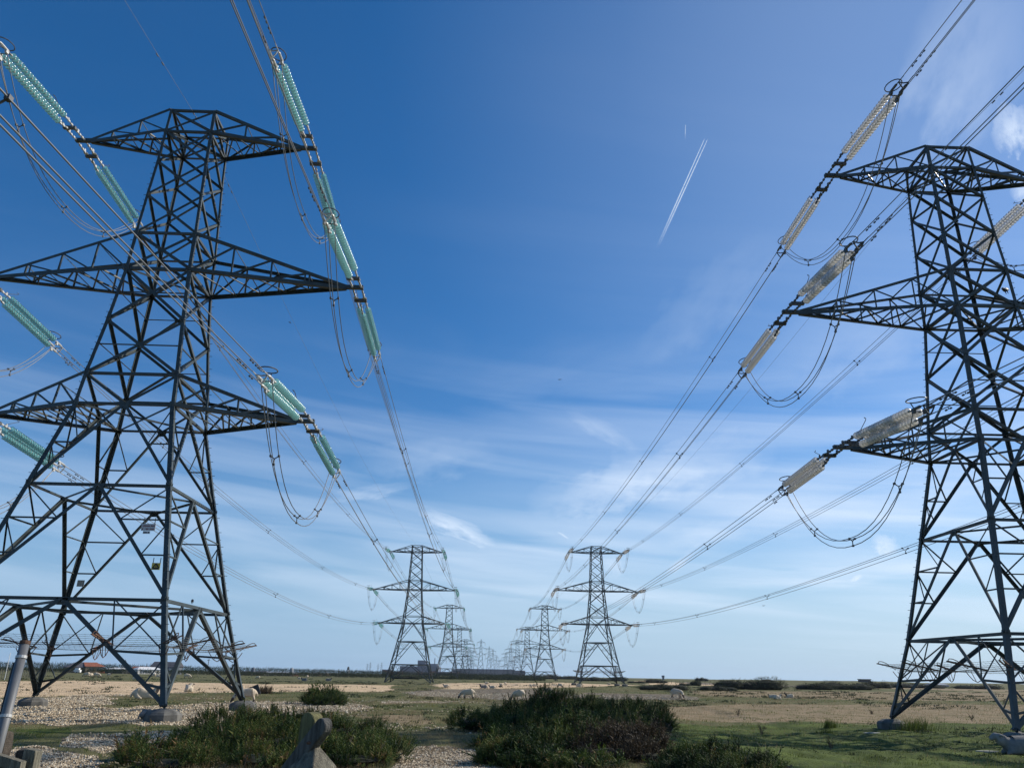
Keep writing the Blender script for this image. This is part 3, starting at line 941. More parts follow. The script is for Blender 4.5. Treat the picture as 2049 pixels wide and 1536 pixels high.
def hedgerow():
    """the dark belt of far scrub along the left skyline, one mass"""
    P, tt, hh = [], [], []
    n = 34000
    u = rng.uniform(-120, 1100, n)
    dep = rng.uniform(430, 520, n)
    front = rng.uniform(0, 1, n) < 0.35
    dep = np.where(front, rng.uniform(395, 440, n), rng.uniform(560, 640, n))
    H = np.interp(u, [-120, 60, 75, 90, 300, 470, 700, 760, 800, 860, 1100], [4.9, 5.2, 6.6, 5.3, 4.6, 4.2, 3.5, 3.7, 3.7, 3.0, 1.9])
    H = np.where(front, np.where(u < 420, 1.75, np.where(u < 800, 1.2, 0.3)), H)
    xx = (u - 1024.5) / 1552.5 * 0.94 * dep
    top = H * (0.65 + 0.55 * fbm(xx / 9.0, dep / 40.0, 5, 3))
    z = top * rng.uniform(0, 1, n) ** 0.7
    P = np.stack([xx, dep, z], 1)
    D = rng.normal(0, 0.6, (n, 3)) + np.array([0, 0, 0.7]); D /= np.linalg.norm(D, axis=1, keepdims=True)
    V, t = sprigs(P, D, rng.uniform(1.0, 2.0, n), 0.10 + 0.5 * fbm(xx / 6, z, 8, 2) + rng.normal(0, .1, n), 5)
    o = tri_object('scrub_belt', V, t, M['scrub'])
    tag(o, 'dark belt of scrub and hedges along the left skyline', 'hedge', kind='stuff')


hedgerow()


# ------------------------------------------------------------------ pylons
K = 0.8
SPEC = {
    'L': dict(z=[46.0, 43.85, 40.81, 37.52, 33.95, 30.76, 26.28, 21.87, 19.56, 13.54, 6.19, 0.0],
              w=[1.87, 1.93, 2.02, 2.19, 2.35, 2.46, 2.83, 3.29, 3.46, 4.68, 6.24, 7.82], s=[10.0, 15.01, 12.33]),
    'R': dict(z=[45.28, 43.17, 40.22, 36.75, 33.26, 30.09, 25.73, 21.37, 19.01, 13.05, 5.7, 0.0],
              w=[1.81, 1.89, 2.03, 2.16, 2.34, 2.41, 2.81, 3.23, 3.41, 4.57, 6.04, 7.55], s=[9.86, 14.93, 12.28]),
}
for sp in SPEC.values():
    for k in sp: sp[k] = [a * K for a in sp[k]]
# every line: the pylon behind the camera, then the ones that recede (x, y, turn)
LINE = {
    'L': [(-21.6, -171.0, 1.4), (-27.06, 54.62, 1.61), (-32.79, 280.3, 1.13), (-39.06, 536.1, 0.0), (-47.6, 805, 1.0), (-54.6, 1065, 1.0), (-63.2, 1365, 1.0), (-71, 1650, 1.0)],
    'R': [(42.0, -165.0, 1.3), (36.46, 56.0, 1.31), (30.66, 277.5, 2.2), (23.38, 514.5, 1.05), (18.0, 755, 1.0), (12.7, 1045, 1.0), (5.3, 1360, 1.0), (-3.0, 1650, 1.0)],
}
# level of the ground at each pylon foot
LEVEL = {'L': [0, 0.40, -0.58, 0.07], 'R': [0, -0.13, 0.46, -0.38]}
for k in LEVEL: LEVEL[k] = [a * K for a in LEVEL[k]] + [0.0] * 6
for k in LINE: LINE[k] = [(x * K, y * K, math.radians(t)) for x, y, t in LINE[k]]
ORD = ['unseen', 'nearest', 'second', 'third', 'fourth', 'fifth', 'sixth', 'seventh']
SIDE = {'L': 'left', 'R': 'right'}
ARM = [('upper', 0, 1, 0), ('middle', 4, 5, 1), ('lower', 7, 8, 2)]      # name, top level, chord level, span index


def corner(sp, lv, sx, sy):
    return Vector((sp['w'][lv] * sx, sp['w'][lv] * sy, sp['z'][lv]))


def make_pylon(which):
    sp = SPEC[which]
    root = empty('lattice_pylon')
    st = M['steel']
    quad = [(-1, -1), (1, -1), (1, 1), (-1, 1)]
    # legs with step bolts and splice plates
    for sx, sy in quad:
        mb = MB()
        for i in range(11):
            a = 0.165 if i < 4 else 0.20 if i < 8 else 0.235
            p, q = corner(sp, i, sx, sy), corner(sp, i + 1, sx, sy)
            if i == 10: q = q + (p - q) * 0.06
            mb.angle(q, p, a, (0, -sy, 0), side=(-sx, 0, 0), t=0.03)
            if i >= 3:                                   # splice cover
                c = q.lerp(p, 0.02); e = q.lerp(p, 0.16 if i > 7 else 0.12)
                d = Vector((sx, sy, 0)) * 0.012
                mb.angle(c + d, e + d, a * 0.97, (0, -sy, 0), side=(-sx, 0, 0), t=0.02)
        top, z = corner(sp, 1, sx, sy), 3.2 * K
        zz = 3.0
        kk = 0
        while zz < sp['z'][1]:
            i = next(j for j in range(11) if sp['z'][j + 1] <= zz)
            f = (zz - sp['z'][i + 1]) / (sp['z'][i] - sp['z'][i + 1])
            p = corner(sp, i + 1, sx, sy).lerp(corner(sp, i, sx, sy), f)
            if kk % 2: mb.box((p.x - 0.012, min(p.y, p.y + sy * .15), p.z - .012), (p.x + .012, max(p.y, p.y + sy * .15), p.z + .012), 0)
            else: mb.box((min(p.x, p.x + sx * .15), p.y - .012, p.z - .012), (max(p.x, p.x + sx * .15), p.y + .012, p.z + .012), 0)
            zz += 0.42; kk += 1
        mb.build('leg', st, root)
    # bracing of the four faces
    mb = MB()
    for f in range(4):
        (ax, ay), (bx, by) = quad[f], quad[(f + 1) % 4]
        inw = Vector((-(ax + bx) / 2, -(ay + by) / 2, 0))
        ins = inw * 0.035
        A = lambda lv: corner(sp, lv, ax, ay) + ins
        B = lambda lv: corner(sp, lv, bx, by) + ins
        mid = lambda lv: (A(lv) + B(lv)) / 2
        br = lambda p, q, a, extra=0.0: mb.angle(p + inw * extra, q + inw * extra, a * (1.15 if min(p[2], q[2]) > sp['z'][7] - .1 else 0.92), inw)
        for lv in (0, 1, 4, 5, 7, 8, 9): br(A(lv), B(lv), 0.16 if lv in (5, 8, 9) else 0.13, 0.03)
        for i in (0, 1, 2, 3, 4, 5, 6):                              # crossed panels
            a = 0.13 if i < 4 else 0.15
            br(A(i), B(i + 1), a, 0.0); br(B(i), A(i + 1), a, 0.05)
            if i in (5, 6):                                          # thin tie through the crossing
                wa, wb = sp['w'][i], sp['w'][i + 1]
                t = wa / (wa + wb)
                br(A(i).lerp(A(i + 1), t), B(i).lerp(B(i + 1), t), 0.055, 0.09)
            if i in (0, 4, 5, 6):                                    # gusset on the crossing
                wa, wb = sp['w'][i], sp['w'][i + 1]
                c = A(i).lerp(B(i + 1), wa / (wa + wb))
                tx = (B(0) - A(0)).normalized()
                g = 0.20 if i else 0.14
                mb.add([c - tx * g + Vector((0, 0, g * .6)) + inw * .02, c + tx * g + Vector((0, 0, g * .6)) + inw * .02, c + tx * g - Vector((0, 0, g * .6)) + inw * .02, c - tx * g - Vector((0, 0, g * .6)) + inw * .02],
                       [(0, 1, 2, 3)])
        br(A(7), mid(8), 0.16); br(B(7), mid(8), 0.16, 0.04)
        # long inverted V panels with their ties
        for top, bot, a, cuts in ((8, 9, 0.18, (0.50,)), (9, 10, 0.19, (0.315, 0.625)), (10, 11, 0.22, (0.50, 0.80))):
            m = mid(top)
            for P in (A, B):
                foot = P(bot)
                end = foot if bot < 11 else foot.lerp(P(10), 0.05)
                br(m, end, a, 0.02 if P is A else 0.06)
                prev = P(top)
                for ci, c in enumerate(cuts):
                    lp = P(top).lerp(P(bot), c)                      # on the leg
                    vp = m.lerp(end, c)                              # on the V
                    br(lp, vp, 0.085 if bot < 11 else 0.12, 0.03)
                    br(prev, vp, 0.075, 0.08)
                    if bot == 11 and ci == 0:
                        h = P(top).lerp(m, 0.5)
                        br(h, vp, 0.08, 0.03); br(h, lp, 0.07, 0.05)
                    prev = lp
                if bot == 9:
                    br(P(top).lerp(P(bot), 0.5), m.lerp(end, 0.74), 0.06, 0.06)
            tx = (B(0) - A(0)).normalized(); g = 0.30
            mb.add([m - tx * g + inw * .02 + Vector((0, 0, .03)), m + tx * g + inw * .02 + Vector((0, 0, .03)), m + tx * g * .7 - Vector((0, 0, .30)) + inw * .02, m - tx * g * .7 - Vector((0, 0, .30)) + inw * .02], [(0, 1, 2, 3)])
        # heavy double frame above the footings
        br(A(10), B(10), 0.17, 0.02)
    for lv in (1, 4, 5, 7, 8, 9, 10):
        g = 0.14 if lv < 7 else 0.18
        for sx, sy in quad:
            c = corner(sp, lv, sx, sy)
            mb.box((min(c.x, c.x - sx * g * 1.5) , c.y + sy * .004 - .008, c.z - g), (max(c.x, c.x - sx * g * 1.5), c.y + sy * .004 + .008, c.z + g))
            mb.box((c.x + sx * .004 - .008, min(c.y, c.y - sy * g * 1.4), c.z - g), (c.x + sx * .004 + .008, max(c.y, c.y - sy * g * 1.4), c.z + g))
    # plan bracing
    for lv in (1, 5, 8):
        for s in (-1, 1):
            mb.angle(corner(sp, lv, -1, -s), corner(sp, lv, 1, s), 0.12, (0, 0, -1))
    for lv in (9, 10):
        ms = [(corner(sp, lv, *quad[i]) + corner(sp, lv, *quad[(i + 1) % 4])) / 2 for i in range(4)]
        for i in range(4): mb.angle(ms[i] - Vector((0, 0, .06)), ms[(i + 1) % 4] - Vector((0, 0, .06)), 0.11 if lv == 9 else 0.13, (0, 0, -1))
    mb.build('bracing', M['steel2'], root)
    # six crossarms
    for name, lt, lb, si in ARM:
        for sx in (-1, 1):
            mb = MB()
            tip = Vector((sp['s'][si] * sx, 0, sp['z'][lb]))
            T = {sy: corner(sp, lt, sx, sy) for sy in (-1, 1)}
            Bc = {sy: corner(sp, lb, sx, sy) for sy in (-1, 1)}
            tin = tip - Vector((0.95 * sx, 0, 0))
            nst = (2, 3, 3)[si]
            fr = {2: (0.36, 0.72), 3: (0.25, 0.50, 0.75)}[nst]
            for sy in (-1, 1):
                e = tin + Vector((0, sy * 0.10, 0))
                mb.angle(Bc[sy], e, 0.225, (0, -sy, 0))
                mb.angle(T[sy], e + Vector((0, 0, .12)), 0.18, (0, -sy, 0))
                pb, prev = None, Bc[sy]
                for f in fr:
                    b_, t_ = Bc[sy].lerp(e, f), T[sy].lerp(e + Vector((0, 0, .12)), f)
                    mb.angle(b_, t_, 0.095, (0, -sy, 0))
                    mb.angle(prev, t_, 0.10, (0, -sy, 0))
                    prev = b_
            # lacing of the underside and of the top
            nl = 5 if si else 4
            for k in range(nl):
                f0, f1 = k / nl * 0.94, (k + 1) / nl * 0.94
                L0, R0 = Bc[-1].lerp(tin, f0), Bc[1].lerp(tin, f0)
                L1, R1 = Bc[-1].lerp(tin, f1), Bc[1].lerp(tin, f1)
                mb.angle(L0, R1, 0.09, (0, 0, 1)); mb.angle(R0 + Vector((0, 0, .03)), L1 + Vector((0, 0, .03)), 0.09, (0, 0, 1))
                mb.angle(L1, R1, 0.065, (0, 0, 1))
            for f in fr:
                t0, t1 = T[-1].lerp(tin, f), T[1].lerp(tin, f)
                mb.angle(t0, t1, 0.06, (0, 0, -1))
            # hanging plate and the end beam the insulators are shackled to
            q0, q1 = Bc[-1].lerp(tin, 0.72), Bc[1].lerp(tin, 0.72)
            for sy in (-1, 1):
                b_ = Bc[sy].lerp(tin, 0.72)
                mb.box((b_.x - .05, b_.y - .012, b_.z - .04), (b_.x + .05, b_.y + .012, b_.z + (T[sy].lerp(tin, .72).z - b_.z)))
            mb.box((min(tip.x + .1 * sx, tin.x - .35 * sx), -.13, tip.z - .02), (max(tip.x + .1 * sx, tin.x - .35 * sx), .13, tip.z + .20))
            mb.build('crossarm', M['steel'], root)
    # concrete footings
    for sx, sy in quad:
        mb = MB()
        c = corner(sp, 11, sx, sy)
        prof = [(0.80, -1.1), (0.80, -0.06), (0.70, 0.04), (0.42, 0.16)]
        mb.lathe(prof, 8, Matrix.Translation((c.x - sx * .1, c.y - sy * .1, 0)) @ Matrix.Rotation(math.pi / 8, 4, 'Z'))
        mb.build('footing', M['concrete'], root)
    # anti-climbing guard: cranked brackets and strands of barbed wire
    bw = MB()
    zg = 3.55 * K * 1.0
    lv = lambda z: next(j for j in range(11) if sp['z'][j + 1] <= z)
    def half(z):
        i = lv(z); f = (z - sp['z'][i + 1]) / (sp['z'][i] - sp['z'][i + 1])
        return sp['w'][i + 1] + (sp['w'][i] - sp['w'][i + 1]) * f
    hw = half(zg)
    brk = []
    for sx, sy in quad:
        brk.append((Vector((sx * hw, sy * hw, zg)), Vector((sx, sy, 0)).normalized()))
    for f in range(4):
        (ax, ay), (bx, by) = quad[f], quad[(f + 1) % 4]
        out = Vector(((ax + bx) / 2, (ay + by) / 2, 0))
        m = (corner(sp, 10, ax, ay) + corner(sp, 10, bx, by)) / 2
        for P in (corner(sp, 11, ax, ay), corner(sp, 11, bx, by)):
            t = (m.z - zg) / (m.z - P.z)
            q = m.lerp(P, t)
            brk.append((q, out))
    guard = None
    for q, d in brk:
        gd = MB()
        up = Vector((0, 0, 1))
        side = d.cross(up)
        for s in (-1, 1):
            o_ = side * 0.09 * s
            gd.angle(q - d * 0.75 + o_, q + d * 1.25 + up * 0.42 + o_, 0.06, up)
        arc = [q + d * 1.22 + up * 0.43 + side * .05] + [q + d * (1.25 - 0.9 * t) + up * (0.42 * (1 - t) + 0.14 + 0.16 * math.sin(math.pi * t)) for t in (0.15, 0.35, 0.6, 0.85)] + [q + d * 0.2 + up * 0.1]
        gd.tube(arc, 0.022, 5)
        arc = [q - d * 0.72] + [q - d * 0.72 + d * (1.1 * t) - up * (0.55 * math.sin(math.pi * t)) for t in (0.12, 0.3, 0.5, 0.7, 0.88)] + [q + d * 0.38]
        gd.tube(arc, 0.022, 5)
        gd.tube([q - d * .2, q - d * .35 - up * .45], 0.016, 4); gd.tube([q + d * .1, q - d * .1 - up * .52], 0.016, 4)
        g_ = gd.build('guard_bracket', M['rust'], root)
        guard = guard or g_
    for k in range(9):
        off = -0.68 + 0.23 * k
        zz = zg + max(0, off) * 0.34 + 0.03
        h = hw + off * 0.75
        ring = []
        for f in range(4):
            (ax, ay), (bx, by) = quad[f], quad[(f + 1) % 4]
            for t in np.linspace(0, 1, 13)[:-1]:
                sag = -0.05 * math.sin(math.pi * ((t * 3) % 1))
                ring.append(Vector((ax + (bx - ax) * t, ay + (by - ay) * t, 0)) * h + Vector((0, 0, zz + sag)))
        bw.tube(ring, 0.008, 3, closed=True)
        for j in range(0, len(ring)):
            for t in (0.0, 0.34, 0.67):
                p = ring[j].lerp(ring[(j + 1) % len(ring)], t)
                bw.tube([p + Vector((0.03, .02, -.03)), p + Vector((-.03, -.02, .03))], 0.006, 3, cap=False)
    bw.build('barbed_wire', M['barb'], root)
    return root


PYLON = {}
for which in 'LR':
    proto = make_pylon(which)
    sp = SPEC[which]
    PYLON[which] = [None]
    for i, (x, y, t) in enumerate(LINE[which]):
        if i == 0: continue
        o = proto if i == 1 else copy_tree(proto)
        o.location = (x, y, LEVEL[which][i])
        o.rotation_euler = (0, 0, t)
        tag(o, {1: 'nearest dark lattice pylon of the %s line, standing tall over the foreground',
                2: 'second lattice pylon of the %s line, wholly in view beyond the sheep'}.get(i, ORD[i] + ' lattice pylon along the %s line, receding to the power station') % SIDE[which],
            'pylon', 'lattice pylons of the two parallel lines')
        PYLON[which].append(o)


def arm_tip(which, i, si, sx):
    x, y, t = LINE[which][i]
    sp = SPEC[which]
    lx = sp['s'][si] * sx - 0.28 * sx
    return Vector((x + lx * math.cos(t), y + lx * math.sin(t), sp['z'][(1, 5, 8)[si]] + 0.06 + LEVEL[which][i]))


SAG = {('L', 0): 5.3 * K, ('R', 0): 4.7 * K, ('L', 1): 4.4 * K, ('R', 1): 2.7 * K}
SET_LEN = 10.3                                     # arm end to the start of the bare span


def span_pt(which, i, si, sx, s, off=(0, 0)):
    """point s metres along span i (pylon i to i+1), off = (across, up)"""
    A, B = arm_tip(which, i, si, sx), arm_tip(which, i + 1, si, sx)
    d = B - A
    L = math.hypot(d.x, d.y)
    k = s / L
    p = A + d * k
    side = Vector((d.y, -d.x, 0)).normalized()
    p = p + side * off[0] + Vector((0, 0, off[1] - 4 * SAG.get((which, i), 4.2 * K) * k * (1 - k)))
    return p, L


# ------------------------------------------------------------------ insulator sets
STR = [(-0.28, 0.10), (0.28, 0.10), (0.0, -0.36)]


def make_insulator(glass, fit, detail):
    """tension set along +Y from the arm end: links, yoke, three strings of glass discs, clamps"""
    root = empty('insulator_set')
    n = 12 if detail else 6
    lk = MB()
    for x in (-0.28, 0.28):
        pts = [(x, 0, 0), (x, 0.35, 0), (x, 0.7, 0), (x, 1.1, 0), (x, 1.45, 0)]
        lk.tube(pts, 0.032, 6 if detail else 4)
        for y in (0.12, 0.45, 0.78, 1.12):
            lk.box((x - .055, y - .09, -.055), (x + .055, y + .09, .055))
        if detail: lk.lathe([(0.03, -.05), (0.13, -.03), (0.15, 0), (0.13, .03), (0.03, .05)], 10, Matrix.Translation((x, 1.28, 0.02)))
        lk.box((x - .035, 0.95, -.03), (x + .035, 1.12, .20))
    for x, z in STR:
        lk.tube([(x * .9, 1.6, z * .3), (x, 2.2, z * .8), (x, 2.75, z)], 0.030, 6 if detail else 4)
        for y, zz in ((1.85, .55), (2.2, .8), (2.55, .95)):
            lk.box((x - .05, y - .11, z * zz - .05), (x + .05, y + .11, z * zz + .05))
        lk.box((x - .03, 2.2, z * .8), (x + .03, 2.34, z * .8 + .17))
    lk.build('shackle_links', fit, root)
    yk = MB()
    yk.box((-0.40, 1.42, -0.10), (0.40, 1.62, 0.09))
    yk.build('yoke_plate', M['fitdark'], root)
    y0, y1 = 2.75, 8.55
    nd = 20
    pitch = (y1 - y0) / nd
    for x, z in STR:
        mb = MB()
        if detail:
            for k in range(nd):
                Mx = Matrix.Translation((x, y0 + (k + .5) * pitch, z)) @ Matrix.Rotation(-math.pi / 2, 4, 'X')
                mb.lathe([(0.10, -0.035), (0.205, -0.052), (0.215, -0.034), (0.17, 0.0), (0.07, 0.03)], n, Mx, 0)
                mb.lathe([(0.050, 0.02), (0.068, 0.04), (0.060, 0.11), (0.032, 0.13), (0.032, pitch - 0.04)], 7, Mx, 1)
        else:
            prof = []
            for k in range(nd):
                h = y0 + (k + .5) * pitch
                prof += [(0.06, h - .09), (0.205, h - .04), (0.205, h - .01), (0.06, h + .03)]
            Mx = Matrix.Translation((x, 0, z)) @ Matrix.Rotation(-math.pi / 2, 4, 'X')
            mb.lathe(prof, n, Mx, 0)
        mb.build('glass_disc_string', [glass, M['fit']], root, smooth=detail)
    cl = MB()
    for x, z in STR:
        cl.tube([(x, 8.5, z), (x, 8.75, z)], 0.03, 5)
        cl.tube([(x, 8.75, z), (x, 8.82, z), (x, 9.5, z), (x, 9.6, z), (x * .95, SET_LEN, z)], [0.04, 0.075, 0.075, 0.03, 0.026], 7 if detail else 4)
        cl.box((x - .06, 8.8, z - .20), (x + .06, 9.0, z))
    for (a, b) in ((0, 2), (1, 2), (0, 1)):
        p, q = STR[a], STR[b]
        cl.tube([(p[0], 9.75, p[1]), ((p[0] + q[0]) * .5, 9.75, (p[1] + q[1]) * .5 - .06), (q[0], 9.75, q[1])], 0.04, 5)
    cl.build('dead_end_clamps', fit, root)
    rg = MB()
    oval = [Vector((0.42 * math.cos(a), 8.75 + 0.58 * math.sin(a), 0.62)) for a in np.linspace(0, 2 * math.pi, 18)[:-1]]
    rg.tube(oval, 0.032, 6 if detail else 4, closed=True)
    rg.tube([(0, 8.55, 0.10), (0, 8.4, 0.35), (0, 8.2, 0.62)], 0.028, 5)
    rg.tube([(-.28, 8.55, 0.1), (.28, 8.55, 0.1)], 0.03, 5)
    rg.build('arcing_ring', M['fitdark'], root)
    hn = MB()
    hn.tube([(0, 2.7, 0.10), (0, 2.8, 0.45), (0, 3.5, 0.85), (0.05, 3.65, 0.92), (0.12, 3.62, 0.98), (0.05, 3.5, .97)], 0.02, 5)
    hn.build('arcing_horn', M['fitdark'], root)
    return root


INS = {('L', 1): make_insulator(M['teal'], M['fit'], True), ('R', 1): make_insulator(M['clear'], M['fitdark'], True),
       ('L', 0): make_insulator(M['teal'], M['fit'], False), ('R', 0): make_insulator(M['clear'], M['fitdark'], False)}
ins_used = set()


def place_set(which, i, si, sx, fwd):
    """set at pylon i on the side of span i (fwd) or of span i-1"""
    det = 1 if i == 1 else 0
    A = arm_tip(which, i, si, sx)
    if fwd:
        Q, _ = span_pt(which, i, si, sx, SET_LEN)
    else:
        _, L = span_pt(which, i - 1, si, sx, 0)
        Q, _ = span_pt(which, i - 1, si, sx, L - SET_LEN)
    d = Q - A
    k = (which, det)
    o = INS[k] if k not in ins_used else copy_tree(INS[k])
    ins_used.add(k)
    o.location = A
    o.rotation_mode = 'XYZ'
    yaw = math.atan2(-d.x, d.y)
    pitch = math.atan2(d.z, math.hypot(d.x, d.y))
    o.rotation_euler = (pitch, 0, yaw)
    col = 'teal' if which == 'L' else 'clear'
    tag(o, '%s glass insulator set on the %s %s arm of the %s %s pylon, %s side' % (col, ARM[si][0], 'left' if sx < 0 else 'right', ORD[i], SIDE[which], 'far' if fwd else 'camera'),
        'insulator', 'insulator sets')


for which in 'LR':
    for i in (1, 2, 3, 4):
        for si in range(3):
            for sx in (-1, 1):
                for fwd in (True, False):
                    place_set(which, i, si, sx, fwd)


# ------------------------------------------------------------------ conductors, jumpers, earth wires
OFF = STR


def conductor(which, i, si, sx):
    _, L = span_pt(which, i, si, sx, 0)
    s0, s1 = SET_LEN, L - SET_LEN
    mid, _ = span_pt(which, i, si, sx, L / 2)
    root = empty('conductor_bundle', mid)
    if i == 0:
        lab = 'triple cable from the %s %s arm of the nearest %s pylon towards the camera' % (ARM[si][0], 'left' if sx < 0 else 'right', SIDE[which])
    else:
        lab = 'triple cable between the %s %s arms of the %s and %s %s pylons' % (ARM[si][0], 'left' if sx < 0 else 'right', ORD[i], ORD[i + 1], SIDE[which])
    tag(root, lab, 'power line', 'three-wire conductor bundles')
    rad = 0.024 if i < 2 else 0.024 + 0.004 * i
    ns = 60 if i < 2 else 26
    for off in OFF:
        mb = MB()
        mb.tube([span_pt(which, i, si, sx, s, off)[0] - mid for s in np.linspace(s0, s1, ns)], rad, 6 if i < 2 else 4, cap=False)
        mb.build('wire', M['wire'], root, smooth=True)
    if i < 3:
        n = 4
        for k in range(n):
            mb = MB()
            s = s0 + (s1 - s0) * (0.5 + k) / n
            ps = [span_pt(which, i, si, sx, s, o)[0] - mid for o in OFF]
            c = (ps[0] + ps[1] + ps[2]) / 3
            w = 0.032 if i < 2 else 0.04
            mb.tube([ps[0], c + Vector((0, 0, -.08)), ps[1]], w, 5); mb.tube([c + Vector((0, 0, -.06)), ps[2]], w, 5)
            for p in ps: mb.box(p - Vector((.06, .07, .06)), p + Vector((.06, .07, .06)))
            mb.build('spacer', M['fitdark'], root)
    if i < 2:
        for end in (0, 1):
            for j, off in enumerate(OFF):
                for dd in (1.1, 1.9) if j != 2 else (0.9,):
                    mb = MB()
                    s = s0 + dd if end == 0 else s1 - dd
                    p = span_pt(which, i, si, sx, s, off)[0] - mid
                    q = span_pt(which, i, si, sx, s + 0.2, off)[0] - mid
                    dv = (q - p).normalized(); dn = Vector((0, 0, -0.12))
                    mb.tube([p, p + dn], 0.02, 4)
                    for sg in (-1, 1):
                        mb.tube([p + dn, p + dn + dv * 0.17 * sg], 0.012, 4)
                        mb.tube([p + dn + dv * 0.13 * sg, p + dn + dv * 0.24 * sg], 0.045, 6)
                    mb.build('vibration_damper', M['fitdark'], root)


def jumper(which, i, si, sx):
    A = arm_tip(which, i, si, sx)
    P, _ = span_pt(which, i, si, sx, SET_LEN - 1.4)
    _, L = span_pt(which, i - 1, si, sx, 0)
    Q, _ = span_pt(which, i - 1, si, sx, L - SET_LEN + 1.4)
    root = empty('jumper_loop', A)
    tag(root, 'hanging triple jumper loop under the %s %s arm of the %s %s pylon' % (ARM[si][0], 'left' if sx < 0 else 'right', ORD[i], SIDE[which]), 'power cable', 'jumper loops')
    depth = 4.9 if si else 4.5
    n = 26 if i == 1 else 14
    lines = []
    for j, (ox, oz) in enumerate(OFF):
        pts = []
        for k in range(n + 1):
            t = k / n
            y = -math.cos(math.pi * t)                                # -1 .. 1
            yy = math.copysign(abs(y) ** 1.0, y)
            base = Q.lerp(P, (yy + 1) / 2)
            dz = -(depth + (0.15 if j == 2 else 0)) * (1 - abs(yy) ** 2.3)
            taper = 1 - 0.45 * (1 - abs(yy) ** 2)
            pts.append(base + Vector((ox * taper, 0, oz * taper + dz)) - A)
        mb = MB()
        mb.tube(pts, 0.024 if i < 3 else 0.03, 6 if i == 1 else 4, cap=False)
        mb.build('wire', M['wire'], root, smooth=True)
        lines.append(pts)
    for f in (0.27, 0.5, 0.73):
        mb = MB()
        ps = [l[int(f * n)] for l in lines]
        c = (ps[0] + ps[1] + ps[2]) / 3
        for p in ps: mb.tube([c, p], 0.03, 5); mb.box(p - Vector((.05, .06, .05)), p + Vector((.05, .06, .05)))
        mb.build('spacer', M['fitdark'], root)


def earth_wire(which, i):
    (x0, y0, _), (x1, y1, _) = LINE[which][i], LINE[which][i + 1]
    z = SPEC[which]['z'][0] + 0.05
    A, B = Vector((x0, y0, z + LEVEL[which][i])), Vector((x1, y1, z + LEVEL[which][i + 1]))
    mid = (A + B) / 2
    root = empty('earth_wire', mid)
    tag(root, ('thin earth wire from the peak of the nearest %s pylon towards the camera' if i == 0 else 'thin earth wire between the peaks of the ' + ORD[i] + ' and ' + ORD[i + 1] + ' %s pylons') % SIDE[which],
        'earth wire', 'earth wires along the pylon tops')
    mb = MB()
    sg = {('L', 0): 4.5, ('R', 0): 3.5}.get((which, i), 3.0)
    pts = []
    for t in np.linspace(0, 1, 50):
        p = A.lerp(B, t); p.z -= 4 * sg * t * (1 - t); pts.append(p - mid)
    mb.tube(pts, 0.011 if i < 2 else 0.02, 5, cap=False)
    mb.build('wire', M['wire'], root)
    q = [pts[0], pts[-1]][i == 0]
    for dd in ((0.8, 1.3, 6.4, 7.2) if i < 2 else ()):
        mb = MB()
        s = dd if i else -dd
        d = (pts[1] - pts[0]).normalized() if i else (pts[-1] - pts[-2]).normalized()
        p = q + d * s
        mb.tube([p - d * .14 - Vector((0, 0, .07)), p + d * .14 - Vector((0, 0, .07))], 0.035, 5)
        mb.tube([p, p - Vector((0, 0, .07))], 0.015, 4)
        mb.build('vibration_damper', M['fitdark'], root)


for which in 'LR':
    for i in range(0, 7):
        for si in range(3):
            for sx in (-1, 1):
                conductor(which, i, si, sx)
                if 1 <= i <= 4: jumper(which, i, si, sx)
        if i < 5: earth_wire(which, i)


# ------------------------------------------------------------------ warning plates on the nearest left pylon
def face_pt(px, lvl_guess_y):
    return at_depth(px[0], px[1], lvl_guess_y)


def plate(name, label, u0, v0, u1, v1, y, parts, mats):
    """flat plate hung in the plane facing the camera; outline by photo corners at depth y"""
    p0, p1 = at_depth(u0, v0, y), at_depth(u1, v1, y)
    w, h = p1.x - p0.x, p0.z - p1.z
    py = PYLON['L'][1]
    parts(Vector((p0.x, y, p1.z)), w, h)


